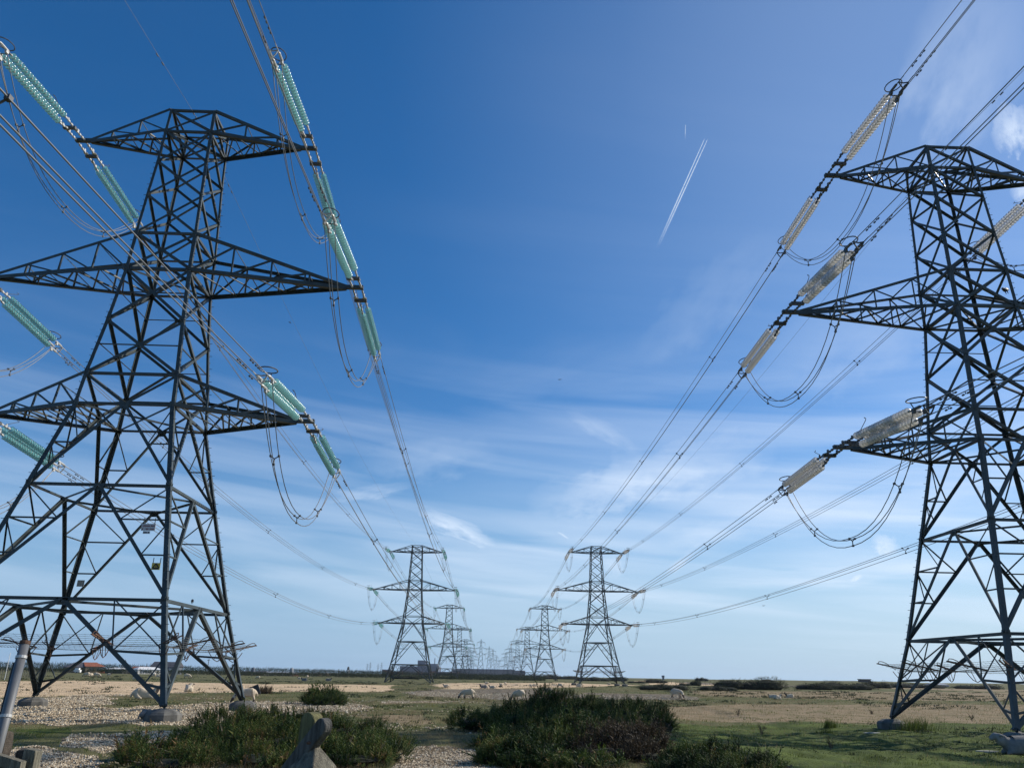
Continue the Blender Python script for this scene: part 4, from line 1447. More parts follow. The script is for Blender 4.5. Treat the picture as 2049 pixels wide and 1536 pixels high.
def near_signs():
    py = PYLON['L'][1]
    inv = (Matrix.Translation(py.location) @ Matrix.Rotation(py.rotation_euler.z, 4, 'Z')).inverted()
    def put(mb, name, m, parent=None, label=None):
        mb.v = [tuple(inv @ Vector(p)) for p in mb.v] if parent is None else mb.v
        o = mb.build(name, m, py if parent is None else parent)
        if label: o['label'] = label
        return o
    sp = SPEC['L']
    yl = lambda z: py.location.y - np.interp(z - py.location.z, sp['z'][::-1], sp['w'][::-1])
    # white and red number plate, its hangers
    def frame(u0, v0, u1, v1, dy=0.14):
        c = at_depth((u0 + u1) / 2, (v0 + v1) / 2, 40.0)
        y = yl(c.z) - dy
        for _ in range(3):
            c = at_depth((u0 + u1) / 2, (v0 + v1) / 2, y); y = yl(c.z) - dy
        a, b = at_depth(u0, v0, y), at_depth(u1, v1, y)
        return a.x, b.x, b.z, a.z, y
    x0, x1, z0, z1, y = frame(284, 1047, 309.5, 1061.5)
    mb = MB(); mb.box((x0, y, z0), (x1, y + .02, z1))
    w, h = x1 - x0, z1 - z0
    s = put(mb, 'number_plate', M['sign_white'], label='faded white plate with two lines of dark red lettering')
    mb = MB()
    # the lettering is too worn to read: rows of short strokes as they stand
    def strokes(xa, xb, za, zb, n):
        for k in range(n):
            a = x0 + w * (xa + (xb - xa) * k / n); b = x0 + w * (xa + (xb - xa) * (k + 0.72) / n)
            mb.box((a, y - .006, z0 + h * za), (b, y - .001, z0 + h * zb))
    strokes(0.10, 0.62, 0.60, 0.78, 9); strokes(0.68, 0.95, 0.60, 0.78, 4)
    strokes(0.08, 0.16, 0.16, 0.34, 1); strokes(0.34, 0.55, 0.16, 0.34, 3); strokes(0.62, 0.94, 0.18, 0.32, 5)
    mb.v = [tuple(inv @ Vector(p)) for p in mb.v]
    mb.build('lettering', M['sign_red'], s)
    mb = MB(); xa, xb = x0 + w * .18, x0 + w * .68
    mb.box((xa, y, z0 - h * .42), (xb, y + .02, z0 - h * .06))
    s2 = put(mb, 'number_plate', M['sign_white'], label='small lower plate of the pylon number')
    mb = MB()
    for k in range(5):
        if k == 3: continue
        a = xa + (xb - xa) * (.08 + .17 * k); mb.box((a, y - .006, z0 - h * .34), (a + (xb - xa) * .11, y - .001, z0 - h * .14))
    mb.v = [tuple(inv @ Vector(p)) for p in mb.v]
    mb.build('lettering', M['sign_black'], s2)
    mb = MB()
    for f in (0.12, .9): mb.box((x0 + w * f - .015, y + .02, z1 - .05), (x0 + w * f + .015, y + .05, z1 + .30))
    put(mb, 'sign_hanger', M['steel'])
    # yellow warning plate with a black triangle and a flash
    x0, x1, z0, z1, y = frame(304.5, 1125.5, 319, 1139.5)
    w, h = x1 - x0, z1 - z0
    mb = MB(); mb.box((x0, y, z0), (x1, y + .02, z1))
    s = put(mb, 'warning_sign', M['sign_yellow'], label='yellow warning plate with a black triangle and flash')
    mb = MB()
    tri = [(x0 + w * .12, z0 + h * .26), (x0 + w * .88, z0 + h * .26), (x0 + w * .5, z0 + h * .93)]
    for i in range(3):
        a, b = tri[i], tri[(i + 1) % 3]
        A, B = Vector((a[0], y - .004, a[1])), Vector((b[0], y - .004, b[1]))
        d = (B - A).normalized(); nrm = Vector((-d.z, 0, d.x)) * .028
        mb.add([A - nrm, B - nrm, B + nrm, A + nrm], [(0, 1, 2, 3)])
    bolt = [(.53, .72), (.42, .50), (.52, .50), (.46, .30), (.62, .56), (.52, .56), (.60, .72)]
    mb.prism([(x0 + w * a, z0 + h * b) for a, b in bolt], y - .006, y - .001)
    mb.box((x0 + w * .14, y - .006, z0 + h * .07), (x0 + w * .86, y - .001, z0 + h * .16))
    mb.v = [tuple(inv @ Vector(p)) for p in mb.v]
    mb.build('symbol', M['sign_black'], s)
    mb = MB()
    for f in (0.08, .92): mb.box((x0 + w * f - .015, y + .02, z1 - .05), (x0 + w * f + .015, y + .05, z1 + .25))
    put(mb, 'sign_hanger', M['steel'])
    # the back of a plate on the far face
    yb = py.location.y + 5.2 * K
    a, b = at_depth(155.5, 1160, yb), at_depth(167, 1173, yb)
    mb = MB(); mb.box((a.x, yb, b.z), (b.x, yb + .02, a.z))
    put(mb, 'warning_sign', M['sign_back'], label='bare back of a warning plate on the far face')


near_signs()


# ------------------------------------------------------------------ sheep and birds
def skin_mesh(name, verts, edges, radii, root, levels=1):
    me = bpy.data.meshes.new(name)
    me.from_pydata(verts, edges, [])
    o = bpy.data.objects.new(name, me)
    COL.objects.link(o)
    sk = o.modifiers.new('skin', 'SKIN')
    sk.use_smooth_shade = True
    for i, r in enumerate(radii):
        v = me.skin_vertices[0].data[i]
        v.radius = r if isinstance(r, tuple) else (r, r)
        v.use_root = (i == root)
    sb = o.modifiers.new('sub', 'SUBSURF'); sb.levels = levels; sb.render_levels = levels
    dg = bpy.context.evaluated_depsgraph_get()
    dg.update()
    out = bpy.data.meshes.new_from_object(o.evaluated_get(dg))
    out.name = name
    bpy.data.objects.remove(o); bpy.data.meshes.remove(me)
    return out


def sheep_mesh(pose, wool, face):
    """body, neck, head and legs as one surface; the sheep looks along -X, stands on z=0"""
    V, E_, R = [], [], []
    def add(p, r, frm=None):
        V.append(p); R.append(r)
        if frm is not None: E_.append((frm, len(V) - 1))
        return len(V) - 1
    lying = pose.startswith('lie')
    low_head = pose == 'lie_pale'
    zb = 0.31 if low_head else 0.30 if lying else 0.60
    rump = add((0.47, 0, zb + 0.0), (0.19, 0.20))
    hip = add((0.30, 0, zb + 0.02), (0.25, 0.25), rump)
    mid = add((0.05, 0, zb), (0.27, 0.26), hip)
    sh = add((-0.24, 0, zb + 0.0), (0.24, 0.23), mid)
    ch = add((-0.42, 0, zb + 0.02), (0.17, 0.18), sh)
    tail = add((0.60, 0, zb - 0.02), 0.05, rump); add((0.65, 0, zb - 0.20), 0.035, tail)
    if pose == 'graze':
        nk = add((-0.60, 0, zb - 0.12), 0.12, ch); pl = add((-0.74, 0, zb - 0.33), 0.085, nk)
        hd = add((-0.80, 0.0, zb - 0.42), 0.075, pl); mz = add((-0.86, 0, zb - 0.53), 0.045, hd)
    elif pose == 'rear':
        nk = add((-0.55, 0.10, zb - 0.1), 0.12, ch); pl = add((-0.66, .22, zb - 0.28), 0.085, nk)
        hd = add((-0.70, .26, zb - 0.38), 0.075, pl); mz = add((-0.74, .28, zb - 0.50), 0.045, hd)
    elif low_head:
        nk = add((-0.50, 0, zb + 0.10), 0.20, ch); pl = add((-0.58, 0.02, zb + 0.21), 0.145, nk)
        hd = add((-0.68, 0.03, zb + 0.22), 0.11, pl); mz = add((-0.83, 0.05, zb + 0.11), 0.065, hd)
    else:
        nk = add((-0.50, 0, zb + 0.14), 0.16, ch); pl = add((-0.57, 0, zb + 0.27), 0.115, nk)
        hd = add((-0.65, 0, zb + 0.31), 0.095, pl); mz = add((-0.80, 0, zb + 0.22), 0.06, hd)
    for s in (-1, 1):
        e = add((V[pl][0] + 0.01, s * 0.10 + V[pl][1], V[pl][2] + 0.04), 0.045, pl)
        add((V[pl][0] + 0.03, s * 0.25 + V[pl][1], V[pl][2] + 0.02), 0.028, e)
    if low_head:
        for s in (-1, 1):
            e = add((-0.34, s * 0.18, 0.12), 0.10, sh); add((-0.50, s * 0.17, 0.05), 0.05, e)
    elif not lying:
        for s in (-1, 1):
            e = add((-0.27, s * 0.13, 0.40), 0.075, sh); k = add((-0.27 + 0.02 * s, s * 0.13, 0.22), 0.042, e); add((-0.28 + .03 * s, s * 0.13, 0.02), 0.038, k)
            h = add((0.38, s * 0.13, 0.44), 0.10, hip); k = add((0.47, s * 0.13, 0.25), 0.048, h); add((0.42 + .02 * s, s * 0.13, 0.02), 0.038, k)
    else:
        for s in (-1, 1):
            e = add((-0.34, s * 0.18, 0.12), 0.07, sh); add((-0.55, s * 0.17, 0.045), 0.04, e)
            h = add((0.30, s * 0.22, 0.13), 0.10, hip); add((0.10, s * 0.27, 0.05), 0.045, h)
    me = skin_mesh('sheep', V, E_, R, mid, 2)
    me.materials.append(wool); me.materials.append(face)
    hx = Vector(V[hd])
    ax = (Vector(V[mz]) - Vector(V[pl])).normalized()
    for p in me.polygons:
        c = p.center
        dark = (c - Vector(V[pl])).dot(ax) > -0.02 and (c - hx).length < 0.33
        dark = dark or (not lying and c.z < 0.26 and abs(c.x + 0.27) < 0.16 and pose != 'graze') or (not lying and c.z < 0.24 and c.x > 0.2)
        dark = dark or (not lying and c.z < 0.26 and -0.40 < c.x < -0.15)
        ear = abs(c.y - V[pl][1]) > 0.10 and (c - Vector(V[pl])).length < 0.28 and c.x < -0.5
        p.material_index = 1 if (dark or ear) else 0
        p.use_smooth = True
    return me


SHEEP_M = {k: sheep_mesh(k, M['wool'], M['face']) for k in ('graze', 'stand', 'lie', 'rear')}
SHEEP_M['lie_pale'] = sheep_mesh('lie_pale', M['wool_grey_shade'], M['face_pale'])  # shade beside the footings is put into the wool colour
SHEEP_M['lie_dark'] = sheep_mesh('lie_dark', M['wool_grey_shade'], M['face'])


def sheep(u, v, pose, head, label, scale=1.0):
    """head: bearing of the nose in degrees, 180 = left in the photo, 0 = right, 90 = away"""
    p = G(u, v)
    o = bpy.data.objects.new('sheep', SHEEP_M[pose])
    COL.objects.link(o)
    o.location = p
    o.rotation_euler = (0, 0, math.radians(head - 180))
    o.scale = (scale,) * 3
    tag(o, label, 'sheep', 'sheep grazing the pasture')


for a in (
    (936, 1399, 'graze', 175, 'big cream sheep grazing broadside on the shingle in the middle', 1.1),
    (1038, 1402, 'graze', 140, 'sheep half hidden behind the left end of the gorse mound crest', 1.1),
    (1098, 1391, 'stand', 168, 'pale sheep whose back shows over the top of the gorse mound', 1.0),
    (1121, 1375, 'rear', 320, 'small sheep grazing between the gorse mound and the second right pylon', 0.95),
    (1158, 1374, 'lie', 178, 'white sheep resting at the left foot of the second right pylon', 1.15),
    (1219, 1370, 'lie', 150, 'sheep resting by the near right foot of the second right pylon', 0.9),
    (1070, 1373, 'lie', 10, 'right one of the two resting sheep just left of the gorse mound tip', 0.95),
    (1062, 1375, 'rear', 300, 'left one of the two sheep just left of the gorse mound tip', 0.75),
    (1003, 1372, 'lie', 120, 'left one of the resting pair on the straw band behind the big grazing sheep', 0.95),
    (1011, 1371, 'rear', 90, 'right one of the resting pair on the straw band behind the big grazing sheep', 0.9),
    (968, 1377, 'lie_dark', 200, 'dark grey resting sheep above the shingle, behind the big grazing sheep', 1.1),
    (985, 1377, 'lie', 170, 'white resting sheep right beside the dark grey one', 0.9),
    (974, 1368, 'lie', 160, 'tiny far resting sheep above the dark grey one', 0.95),
    (893, 1375, 'lie', 160, 'small resting sheep on the straw band, left of the big grazing one', 0.95),
    (1355, 1397, 'rear', 330, 'sheep grazing tail-on at the right end of the mid shingle', 1.25),
    (1546, 1396, 'lie', 150, 'leftmost of three sheep resting in the right-hand dry grass', 0.75),
    (1556, 1399, 'lie', 20, 'middle one of three sheep resting in the right-hand dry grass', 0.9),
    (1581, 1396, 'lie', 185, 'rightmost of three sheep resting in the right-hand dry grass', 0.9),
    (288, 1399, 'lie', 20, 'sheep with a dark face lying behind the nearest left pylon leg', 1.55),
    (378, 1385, 'lie', 100, 'round white sheep lying rump-on at the edge of the straw field', 1.35),
    (491, 1407, 'graze', 195, 'cream sheep standing behind the far right leg of the nearest left pylon', 1.2),
    (297, 1442, 'lie_pale', 60, 'shaded grey sheep curled against the left side of a pylon footing', 0.85),
    (2045, 1511, 'lie_pale', 176, 'sheep with shade-painted wool lying close in front of the right pylon footing', 1.3),
    (516, 1358, 'graze', 180, 'far sheep alone on the green strip below the long red shed', 1.0),
    (599, 1358, 'lie', 180, 'far white sheep left of a pair below the shed silo', 1.0),
    (609, 1362, 'lie_dark', 180, 'far dark sheep lying in front of the pair below the shed silo', 1.3),
    (615, 1356, 'rear', 90, 'far white sheep standing behind the dark lying one', 1.2),
    (657, 1362, 'lie_dark', 0, 'far dark sheep lying alone above the rounded gorse bush', 1.3),
    (733, 1354, 'graze', 0, 'far white speck of a sheep left of the second left pylon', 1.0),
    (374, 1357, 'graze', 0, 'far sheep grazing head-down right of the white marquee', 1.5),
    (270, 1359, 'lie', 0, 'far sheep lying on the upper edge of the straw field', 1.0),
    (173, 1354, 'graze', 180, 'far sheep grazing below the red roof, left of a trio', 1.4),
    (182, 1354, 'rear', 90, 'middle one of the far trio of sheep below the red roof', 1.2),
    (193, 1355, 'graze', 0, 'right one of the far trio of sheep below the red roof', 1.4),
    (218, 1353, 'stand', 0, 'far sheep standing alone under the low white roofs', 1.1),
    (307, 1354, 'graze', 180, 'left one of two far sheep below the white marquee', 1.2),
    (317, 1354, 'lie', 0, 'right one of two far sheep below the white marquee', 1.3),
    (530, 1352, 'graze', 180, 'tiny sheep by the fence in front of the long red shed, left', 1.1),
    (549, 1352, 'graze', 0, 'tiny sheep by the fence in front of the long red shed, right', 1.1),
):
    sheep(*a)


def bird(loc, heading, label, flying=False, s=1.0):
    V = [(-.13, 0, .11), (-.05, 0, .10), (.05, 0, .08), (.14, 0, .05), (.27, 0, .02), (-.20, 0, .17), (-.29, 0, .16)]
    E_ = [(0, 1), (1, 2), (2, 3), (3, 4), (0, 5), (5, 6)]
    R = [.06, .075, .07, .045, .02, .05, .012]
    if flying:
        for sg in (-1, 1):
            b = len(V); V += [(0, sg * .12, .13), (.03, sg * .36, .20), (.10, sg * .6, .14)]; E_ += [(1, b), (b, b + 1), (b + 1, b + 2)]; R += [(.02, .07), (.015, .06), (.01, .02)]
    else:
        for sg in (-1, 1):
            b = len(V); V += [(.0, sg * .03, .03), (.0, sg * .03, -.08)]; E_ += [(1, b), (b, b + 1)]; R += [.018, .01]
    me = skin_mesh('bird', V, E_, R, 1, 1)
    me.materials.append(M['bird'])
    o = bpy.data.objects.new('bird', me); COL.objects.link(o)
    o.location = loc; o.rotation_euler = (0, 0 if flying else -0.5, heading); o.scale = (s,) * 3
    tag(o, label, 'bird')


_pl = LINE['L'][1]
bird(Vector((_pl[0] + 6.15 * K, _pl[1] - 1.1, SPEC['L']['z'][10] + 0.22 + LEVEL['L'][1])), 2.0, 'dark bird perched on the lower frame of the nearest left pylon', s=1.1)
_pr = LINE['R'][1]
bird(at_depth(2014, 584, _pr[1]), 0.6, 'dark bird perched high inside the nearest right pylon', s=1.9)
bird(at_depth(580, 646, 95), 0.3, 'tiny bird flying beyond the left pylon arm', True, 0.7)
bird(at_depth(1120, 760, 120), 1.2, 'tiny bird flying in the open sky between the lines', True, 0.6)
bird(at_depth(1528, 1212, 140), 1.0, 'tiny bird flying low over the right-hand pasture', True, 0.5)


# ------------------------------------------------------------------ stile, posts and leaning pole in the foreground
def stile():
    y = 5.5
    base = at_depth(620, 1500, y)
    g = gz(base.x, y)
    root = empty('wooden_stile', (base.x, y, g))
    tag(root, 'weathered wooden stile end with round-topped boards and a pointed post', 'stile')
    q = lambda u, v, yy=y: at_depth(u, v, yy) - Vector((base.x, y, g))
    def board(name, c_top, width, length, tilt, y0, y1, m, turn):
        """round-topped board hanging down from c_top (centre of its round end)"""
        r = width / 2
        out = [(r * math.cos(a), r * math.sin(a)) for a in np.linspace(0, math.pi, 14)] + [(-r, -length), (r, -length)]
        Mx = Matrix.Translation(c_top) @ Matrix.Rotation(turn, 4, 'Z') @ Matrix.Rotation(tilt, 4, 'Y')
        mb = MB(); mb.prism(out, y0, y1, Mx)
        o = mb.build(name, m, root)
        bv = o.modifiers.new('edge', 'BEVEL'); bv.width = 0.008; bv.segments = 2; bv.limit_method = 'ANGLE'; bv.angle_limit = math.radians(50)
        return o
    turn = math.radians(-38)
    c = q(621, 1447, y + .20)
    board('upright_board', c, 0.145, max(0.3, c.z + 0.25), math.radians(3), -0.03, 0.055, M['wood_green'], turn)
    c = q(648, 1453)
    L = 0.80
    board('diagonal_board', c, 0.105, L, math.radians(47), -0.035, 0.03, M['wood_grey'], turn)
    b = q(617.5, 1485, y - .05)
    mb = MB(); mb.lathe([(0.010, -.01), (0.010, .01), (0.006, .014)], 10, Matrix.Translation(b) @ Matrix.Rotation(turn, 4, 'Z') @ Matrix.Rotation(math.pi / 2, 4, 'X'))
    mb.build('bolt', M['rust'], root)
    # square post with a four-sided pointed top
    top = q(631, 1493, y + .06)
    hw = 0.105
    sh = top.z - 0.115
    mb = MB()
    vs = [(sx * hw, sy * hw, zz) for zz in (-0.2, sh) for sx, sy in ((-1, -1), (1, -1), (1, 1), (-1, 1))] + [(sx * .022, sy * .022, top.z) for sx, sy in ((-1, -1), (1, -1), (1, 1), (-1, 1))]
    Mx = Matrix.Translation((top.x, top.y, 0)) @ Matrix.Rotation(math.radians(-33), 4, 'Z')
    mb.add([Mx @ Vector(p) for p in vs], [(0, 1, 5, 4), (1, 2, 6, 5), (2, 3, 7, 6), (3, 0, 4, 7), (4, 5, 9, 8), (5, 6, 10, 9), (6, 7, 11, 10), (7, 4, 8, 11), (8, 9, 10, 11), (3, 2, 1, 0)])
    o = mb.build('pointed_post', M['wood'], root)
    bv = o.modifiers.new('edge', 'BEVEL'); bv.width = 0.008; bv.segments = 2
    # rail leading down to the left
    a, b2 = q(600, 1536, y), q(560, 1560, y)
    mb = MB(); mb.box((-0.9, -.03, -.05), (0.0, .03, .05), M=Matrix.Translation((a.x + .1, 0.02, a.z - .14)) @ Matrix.Rotation(math.radians(-30), 4, 'Y'))
    mb.build('rail', M['wood_dark'], root)


stile()


def left_corner():
    y = 12.0
    # leaning galvanised pole
    a, b = at_depth(-6, 1500, y), at_depth(49, 1289, y + 0.3)
    d = (b - a).normalized()
    foot = a - d * ((a.z - gz(a.x, y)) / d.z)
    root = empty('leaning_pole', foot)
    tag(root, 'leaning galvanised pole with a rusty top at the bottom left corner', 'pole')
    A, B = Vector((0, 0, 0)) - d * 0.1, b - foot
    mb = MB(); mb.tube([A, B], 0.068, 14); mb.build('tube', M['galv'], root, smooth=True)
    mb = MB()
    for t in (0.62, 0.93): c = A.lerp(B, t); mb.tube([c - d * .02, c + d * .02], 0.078, 14)
    mb.build('collar', M['fit'], root)
    mb = MB(); mb.tube([B, B + d * .05], 0.074, 14); mb.build('cap', M['rust'], root)
    mb = MB(); mb.tube([A.lerp(B, .3) + Vector((-.09, 0, 0)), A.lerp(B, .9) + Vector((-.085, 0, 0))], 0.014, 5); mb.build('cable', M['black'], root)
    # rotten dark stump post
    def post(name, label, u0, u1, v, yy, depth, m, lean=0.0, cat='post'):
        l, r = at_depth(u0, v, yy), at_depth(u1, v, yy)
        cx = (l.x + r.x) / 2; hw = (r.x - l.x) / 2
        g = gz(cx, yy)
        rt = empty(name, (cx, yy, g)); tag(rt, label, cat)
        mb = MB()
        n = 7
        for i in range(n):
            pass
        prof = []
        h = l.z - g
        vs, fs = [], []
        for k in range(n + 1):
            z = -0.15 + (h + 0.15) * k / n
            j = 0.012
            for sx, sy in ((-1, -1), (1, -1), (1, 1), (-1, 1)):
                vs.append((sx * hw + lean * z / h + random.uniform(-j, j), sy * depth / 2 + random.uniform(-j, j), z + (random.uniform(-.04, .05) if k == n else 0)))
        for k in range(n):
            for s in range(4): fs.append((k * 4 + s, k * 4 + (s + 1) % 4, k * 4 + 4 + (s + 1) % 4, k * 4 + 4 + s))
        fs.append((n * 4, n * 4 + 1, n * 4 + 2, n * 4 + 3))
        mb.add(vs, fs)
        o = mb.build('timber', m, rt)
        bv = o.modifiers.new('edge', 'BEVEL'); bv.width = 0.012; bv.segments = 2
        return rt
    post('fence_post', 'dark rotten timber post at the foot of the leaning pole', -2, 22, 1464, 12.2, 0.20, M['wood_dark'])
    post('fence_post', 'pale square-cut timber post at the bottom edge, right of the leaning pole', 54, 79, 1500, 11.2, 0.16, M['wood'])
    post('fence_post', 'dark narrow timber touching the pale square-cut post', 38, 55, 1502, 11.45, 0.16, M['wood_dark'])
    # low rail that runs out of the corner
    a, b = at_depth(-30, 1512, 11.0), at_depth(40, 1534, 10.9)
    rt = empty('fence_rail', (a.x, a.y, gz(a.x, a.y))); tag(rt, 'short grey timber rail sloping down in the bottom left corner', 'rail')
    mb = MB()
    d = (b - a).normalized(); o_ = a - Vector(rt.location)
    up = Vector((0, 0, .06)); bk = Vector((0, .12, 0))
    e = o_ + (b - a)
    mb.add([o_ - up, e - up, e - up + bk, o_ - up + bk, o_ + up, e + up, e + up + bk, o_ + up + bk], [(0, 3, 2, 1), (4, 5, 6, 7), (0, 1, 5, 4), (1, 2, 6, 5), (2, 3, 7, 6), (3, 0, 4, 7)])
    mb.build('timber', M['wood'], rt)
    mb = MB(); mb.box((o_.x + .1, .02, -.1), (o_.x + .25, .1, o_.z + .0)); mb.build('upright', M['wood_dark'], rt)


left_corner()

# flat slabs in the turf
for u, v, w, d, lab in ((1745, 1466, 1.0, .5, 'flat pale slab in the turf left of the right pylon footing'), (1975, 1503, .9, .3, 'flat pale slab in the turf before the sheep at right')):
    p = G(u, v)
    rt = empty('concrete_slab', p); tag(rt, lab, 'slab')
    mb = MB()
    n = 14
    mb.prism([(0, 0)] and [(w * .5 * math.cos(t) * random.uniform(.8, 1.1), d * .5 * math.sin(t) * random.uniform(.8, 1.1)) for t in np.linspace(0, 2 * math.pi, n, endpoint=False)], -0.05, 0.035,
             Matrix.Rotation(math.pi / 2, 4, 'X') @ Matrix.Scale(1, 4))
    o = mb.build('slab', M['conc_light'], rt)
p = G(507, 1388)
rt = empty('dark_slab', p); tag(rt, 'dark tilted slab poking up behind the far right pylon leg', 'slab')
mb = MB(); mb.box((-.7, -.05, -.3), (.7, .05, .75), M=Matrix.Rotation(math.radians(-22), 4, 'Y')); mb.build('plate', M['dark_wall'], rt)


# ------------------------------------------------------------------ far buildings
def B(name, label, u0, u1, vt, y, cat, group=None):
    """root at ground level under the photo span u0..u1, returns width and height in metres"""
    a, b = at_depth(u0, vt, y), at_depth(u1, vt, y)
    root = empty(name, ((a.x + b.x) / 2, y, 0)); tag(root, label, cat, group)
    return root, b.x - a.x, a.z


def gable(mb, x0, x1, y0, y1, ze, zr, hip0=0.0, hip1=0.0, ov=0.4):
    ym = (y0 + y1) / 2
    vs = [(x0 - ov, y0 - ov, ze), (x1 + ov, y0 - ov, ze), (x1 + ov, y1 + ov, ze), (x0 - ov, y1 + ov, ze), (x0 - ov + hip0, ym, zr), (x1 + ov - hip1, ym, zr)]
    mb.add(vs, [(0, 1, 5, 4), (2, 3, 4, 5), (1, 2, 5), (3, 0, 4), (3, 2, 1, 0)])


def farm():
    # barn with a red tiled roof, shade painted into its left half
    r, w, h = B('farm_barn', 'farm building with a red tiled roof, shade painted into its left half', 138, 208, 1323.5, 425, 'barn')
    x0, xs, x1 = -w / 2, -w / 2 + w * 0.50, w / 2
    mb = MB(); mb.box((x0 + .5, 0, 0), (xs, 10, h * .5)); mb.build('wall', M['dark_wall'], r)  # dark tone paints the shade of the wall turned from the sun
    mb = MB(); mb.box((xs, -.6, 0), (x1 - 2.0, 10, h * .62)); wl = mb.build('wall', M['brick'], r)
    mb = MB()
    for k in (.25, .6): mb.box((xs + (x1 - xs) * k, -.68, h * .25), (xs + (x1 - xs) * k + 1.6, -.6, h * .45))
    mb.build('window', M['pvc'], wl)
    mb = MB(); gable(mb, x0, xs - .1, 0, 10, h * .5, h, 5.5, 0); mb.build('roof', M['slate'], r)  # slate tone is painted shade on the hip end
    mb = MB(); gable(mb, xs, x1, -.6, 10, h * .60, h * 1.0, 0, 3.5); mb.build('roof', M['red_tile'], r)
    mb = MB(); mb.add([(x1 - 2.2, -.5, h * .62), (x1 + 4, -.5, h * .28), (x1 + 4, 8, h * .28), (x1 - 2.2, 8, h * .62)], [(0, 1, 2, 3)]); mb.box((x1 - 2, 0, 0), (x1 + 3.5, 8, h * .27)); mb.build('lean_to', M['red_tile'], r)
    r.rotation_euler.z = math.radians(38)
    # low white roofed shed
    r, w, h = B('low_shed', 'low shed with a white flat roof right of the red tiled roof', 212, 246, 1334.5, 422, 'shed')
    mb = MB(); mb.box((-w / 2, 0, 0), (w / 2, 8, h * .72)); mb.build('wall', M['dark_wall'], r)
    mb = MB(); gable(mb, -w / 2, w / 2, 0, 8, h * .74, h, 3, 3); mb.build('roof', M['white'], r)
    # white marquee with windows
    r, w, h = B('white_marquee', 'white marquee-like building with a row of windows', 283, 322, 1333.5, 412, 'building')
    mb = MB(); mb.box((-w / 2, 0, 0), (w / 2, 8, h * .62)); wl = mb.build('wall', M['white'], r)
    for k in range(5):
        mb = MB(); mb.box((-w * .40 + k * w * .095, -.08, h * .12), (-w * .40 + k * w * .095 + w * .07, -.003, h * .52)); mb.build('window', M['pvc'], wl)
    mb = MB(); gable(mb, -w / 2, w / 2, 0, 8, h * .63, h, 2, 2, .3); mb.build('roof', M['white'], r)
    r.rotation_euler.z = math.radians(48); r.scale = (1.3, 1, 1)
    r, w, h = B('grey_chalet', 'long grey chalet left of the white marquee', 262, 284, 1335, 416, 'building')
    mb = MB(); mb.box((-w / 2, 0, 0), (w / 2, 7, h * .66)); mb.build('wall', M['grey_shed'], r)
    mb = MB(); gable(mb, -w / 2, w / 2, 0, 7, h * .67, h, 1, 1, .3); mb.build('roof', M['plant_mid'], r)
    r, w, h = B('red_roofed_cottage', 'cottage with a dull red roof behind the white marquee', 262, 290, 1332.5, 432, 'cottage')
    mb = MB(); mb.box((-w / 2, 0, 0), (w / 2, 7, h * .6)); mb.build('wall', M['white'], r)
    mb = MB(); gable(mb, -w / 2, w / 2, 0, 7, h * .61, h, 0, 0, .3); mb.build('roof', M['red_tile'], r)
    # dark house with scaffolding
    r, w, h = B('dark_house', 'dark slate-roofed house wrapped in scaffolding', 303, 355, 1322.5, 428, 'house')
    mb = MB(); mb.box((-w / 2 + .4, 0, 0), (w / 2 - .4, 9, h * .60)); wl = mb.build('wall', M['plant_mid'], r)
    for k in (.16, .72):
        mb = MB(); mb.box((-w / 2 + w * k, -.07, h * .28), (-w / 2 + w * k + 1.4, -.003, h * .46)); mb.build('window', M['white'], wl)
    mb = MB(); gable(mb, -w / 2, w / 2, 0, 9, h * .60, h, 0, 0, .3); mb.build('roof', M['slate'], r)
    mb = MB()
    for x in np.linspace(-w / 2 - 1.6, w / 2 + 1.6, 9): mb.tube([(x, -1.2, 0), (x, -1.2, h * .85)], 0.10, 4)
    for z in (.28, .5, .72): mb.tube([(-w / 2 - 2, -1.2, h * z), (w / 2 + 2, -1.2, h * z)], 0.09, 4)
    mb.build('scaffolding', M['fitdark'], r)
    # poles
    for u, v, lab in ((246, 1320, 'thin far pole right of the white flat roof'), (251, 1319, 'taller utility pole between the barn and the marquee'), (418, 1317, 'utility pole right of the scaffolded house'),
                      (465, 1327, 'short utility pole left of the long red shed')):
        p = at_depth(u, v, 435)
        r = empty('utility_pole', (p.x, 435, 0)); tag(r, lab, 'pole')
        mb = MB(); mb.tube([(0, 0, -.2), (0.1, 0, p.z)], 0.17, 6); mb.build('shaft', M['pole'], r)
        mb = MB(); mb.box((-.8, -.06, p.z - .8), (.8, .06, p.z - .6)); mb.build('crossbar', M['pole'], r)
    # white leaning post near the left edge and a trailer
    a, b = at_depth(21, 1305, 150), at_depth(10, 1354, 150)
    r = empty('white_pole', (b.x, 150, 0)); tag(r, 'thin white leaning pole by the far left fence', 'pole')
    mb = MB(); mb.tube([(0, 0, -.05), (a.x - b.x, 0, a.z)], 0.05, 6); mb.build('shaft', M['white'], r)
    r, w, h = B('boat_trailer', 'small pale boat on a trailer in front of the red roofed barn', 147, 161, 1343, 390, 'boat')
    mb = MB()
    secs = [(-.5, .05, .9), (-.3, .8, .5), (0, 1.0, .35), (.35, 1.0, .35), (.5, .9, .4)]
    vs, fs = [], []
    for t, hw_, zb in secs:
        vs += [(w * t, -hw_, 1.5), (w * t, -hw_ * .7, zb), (w * t, hw_ * .7, zb), (w * t, hw_, 1.5)]
    for i in range(4):
        for k in range(4): fs.append((i * 4 + k, i * 4 + (k + 1) % 4, i * 4 + 4 + (k + 1) % 4, i * 4 + 4 + k))
    fs += [(3, 2, 1, 0), (16, 17, 18, 19)]
    mb.add(vs, fs); mb.build('hull', M['white'], r)
    mb = MB(); mb.box((-.9, -.6, 1.5), (1.0, .6, 2.3)); mb.build('cabin', M['white'], r)
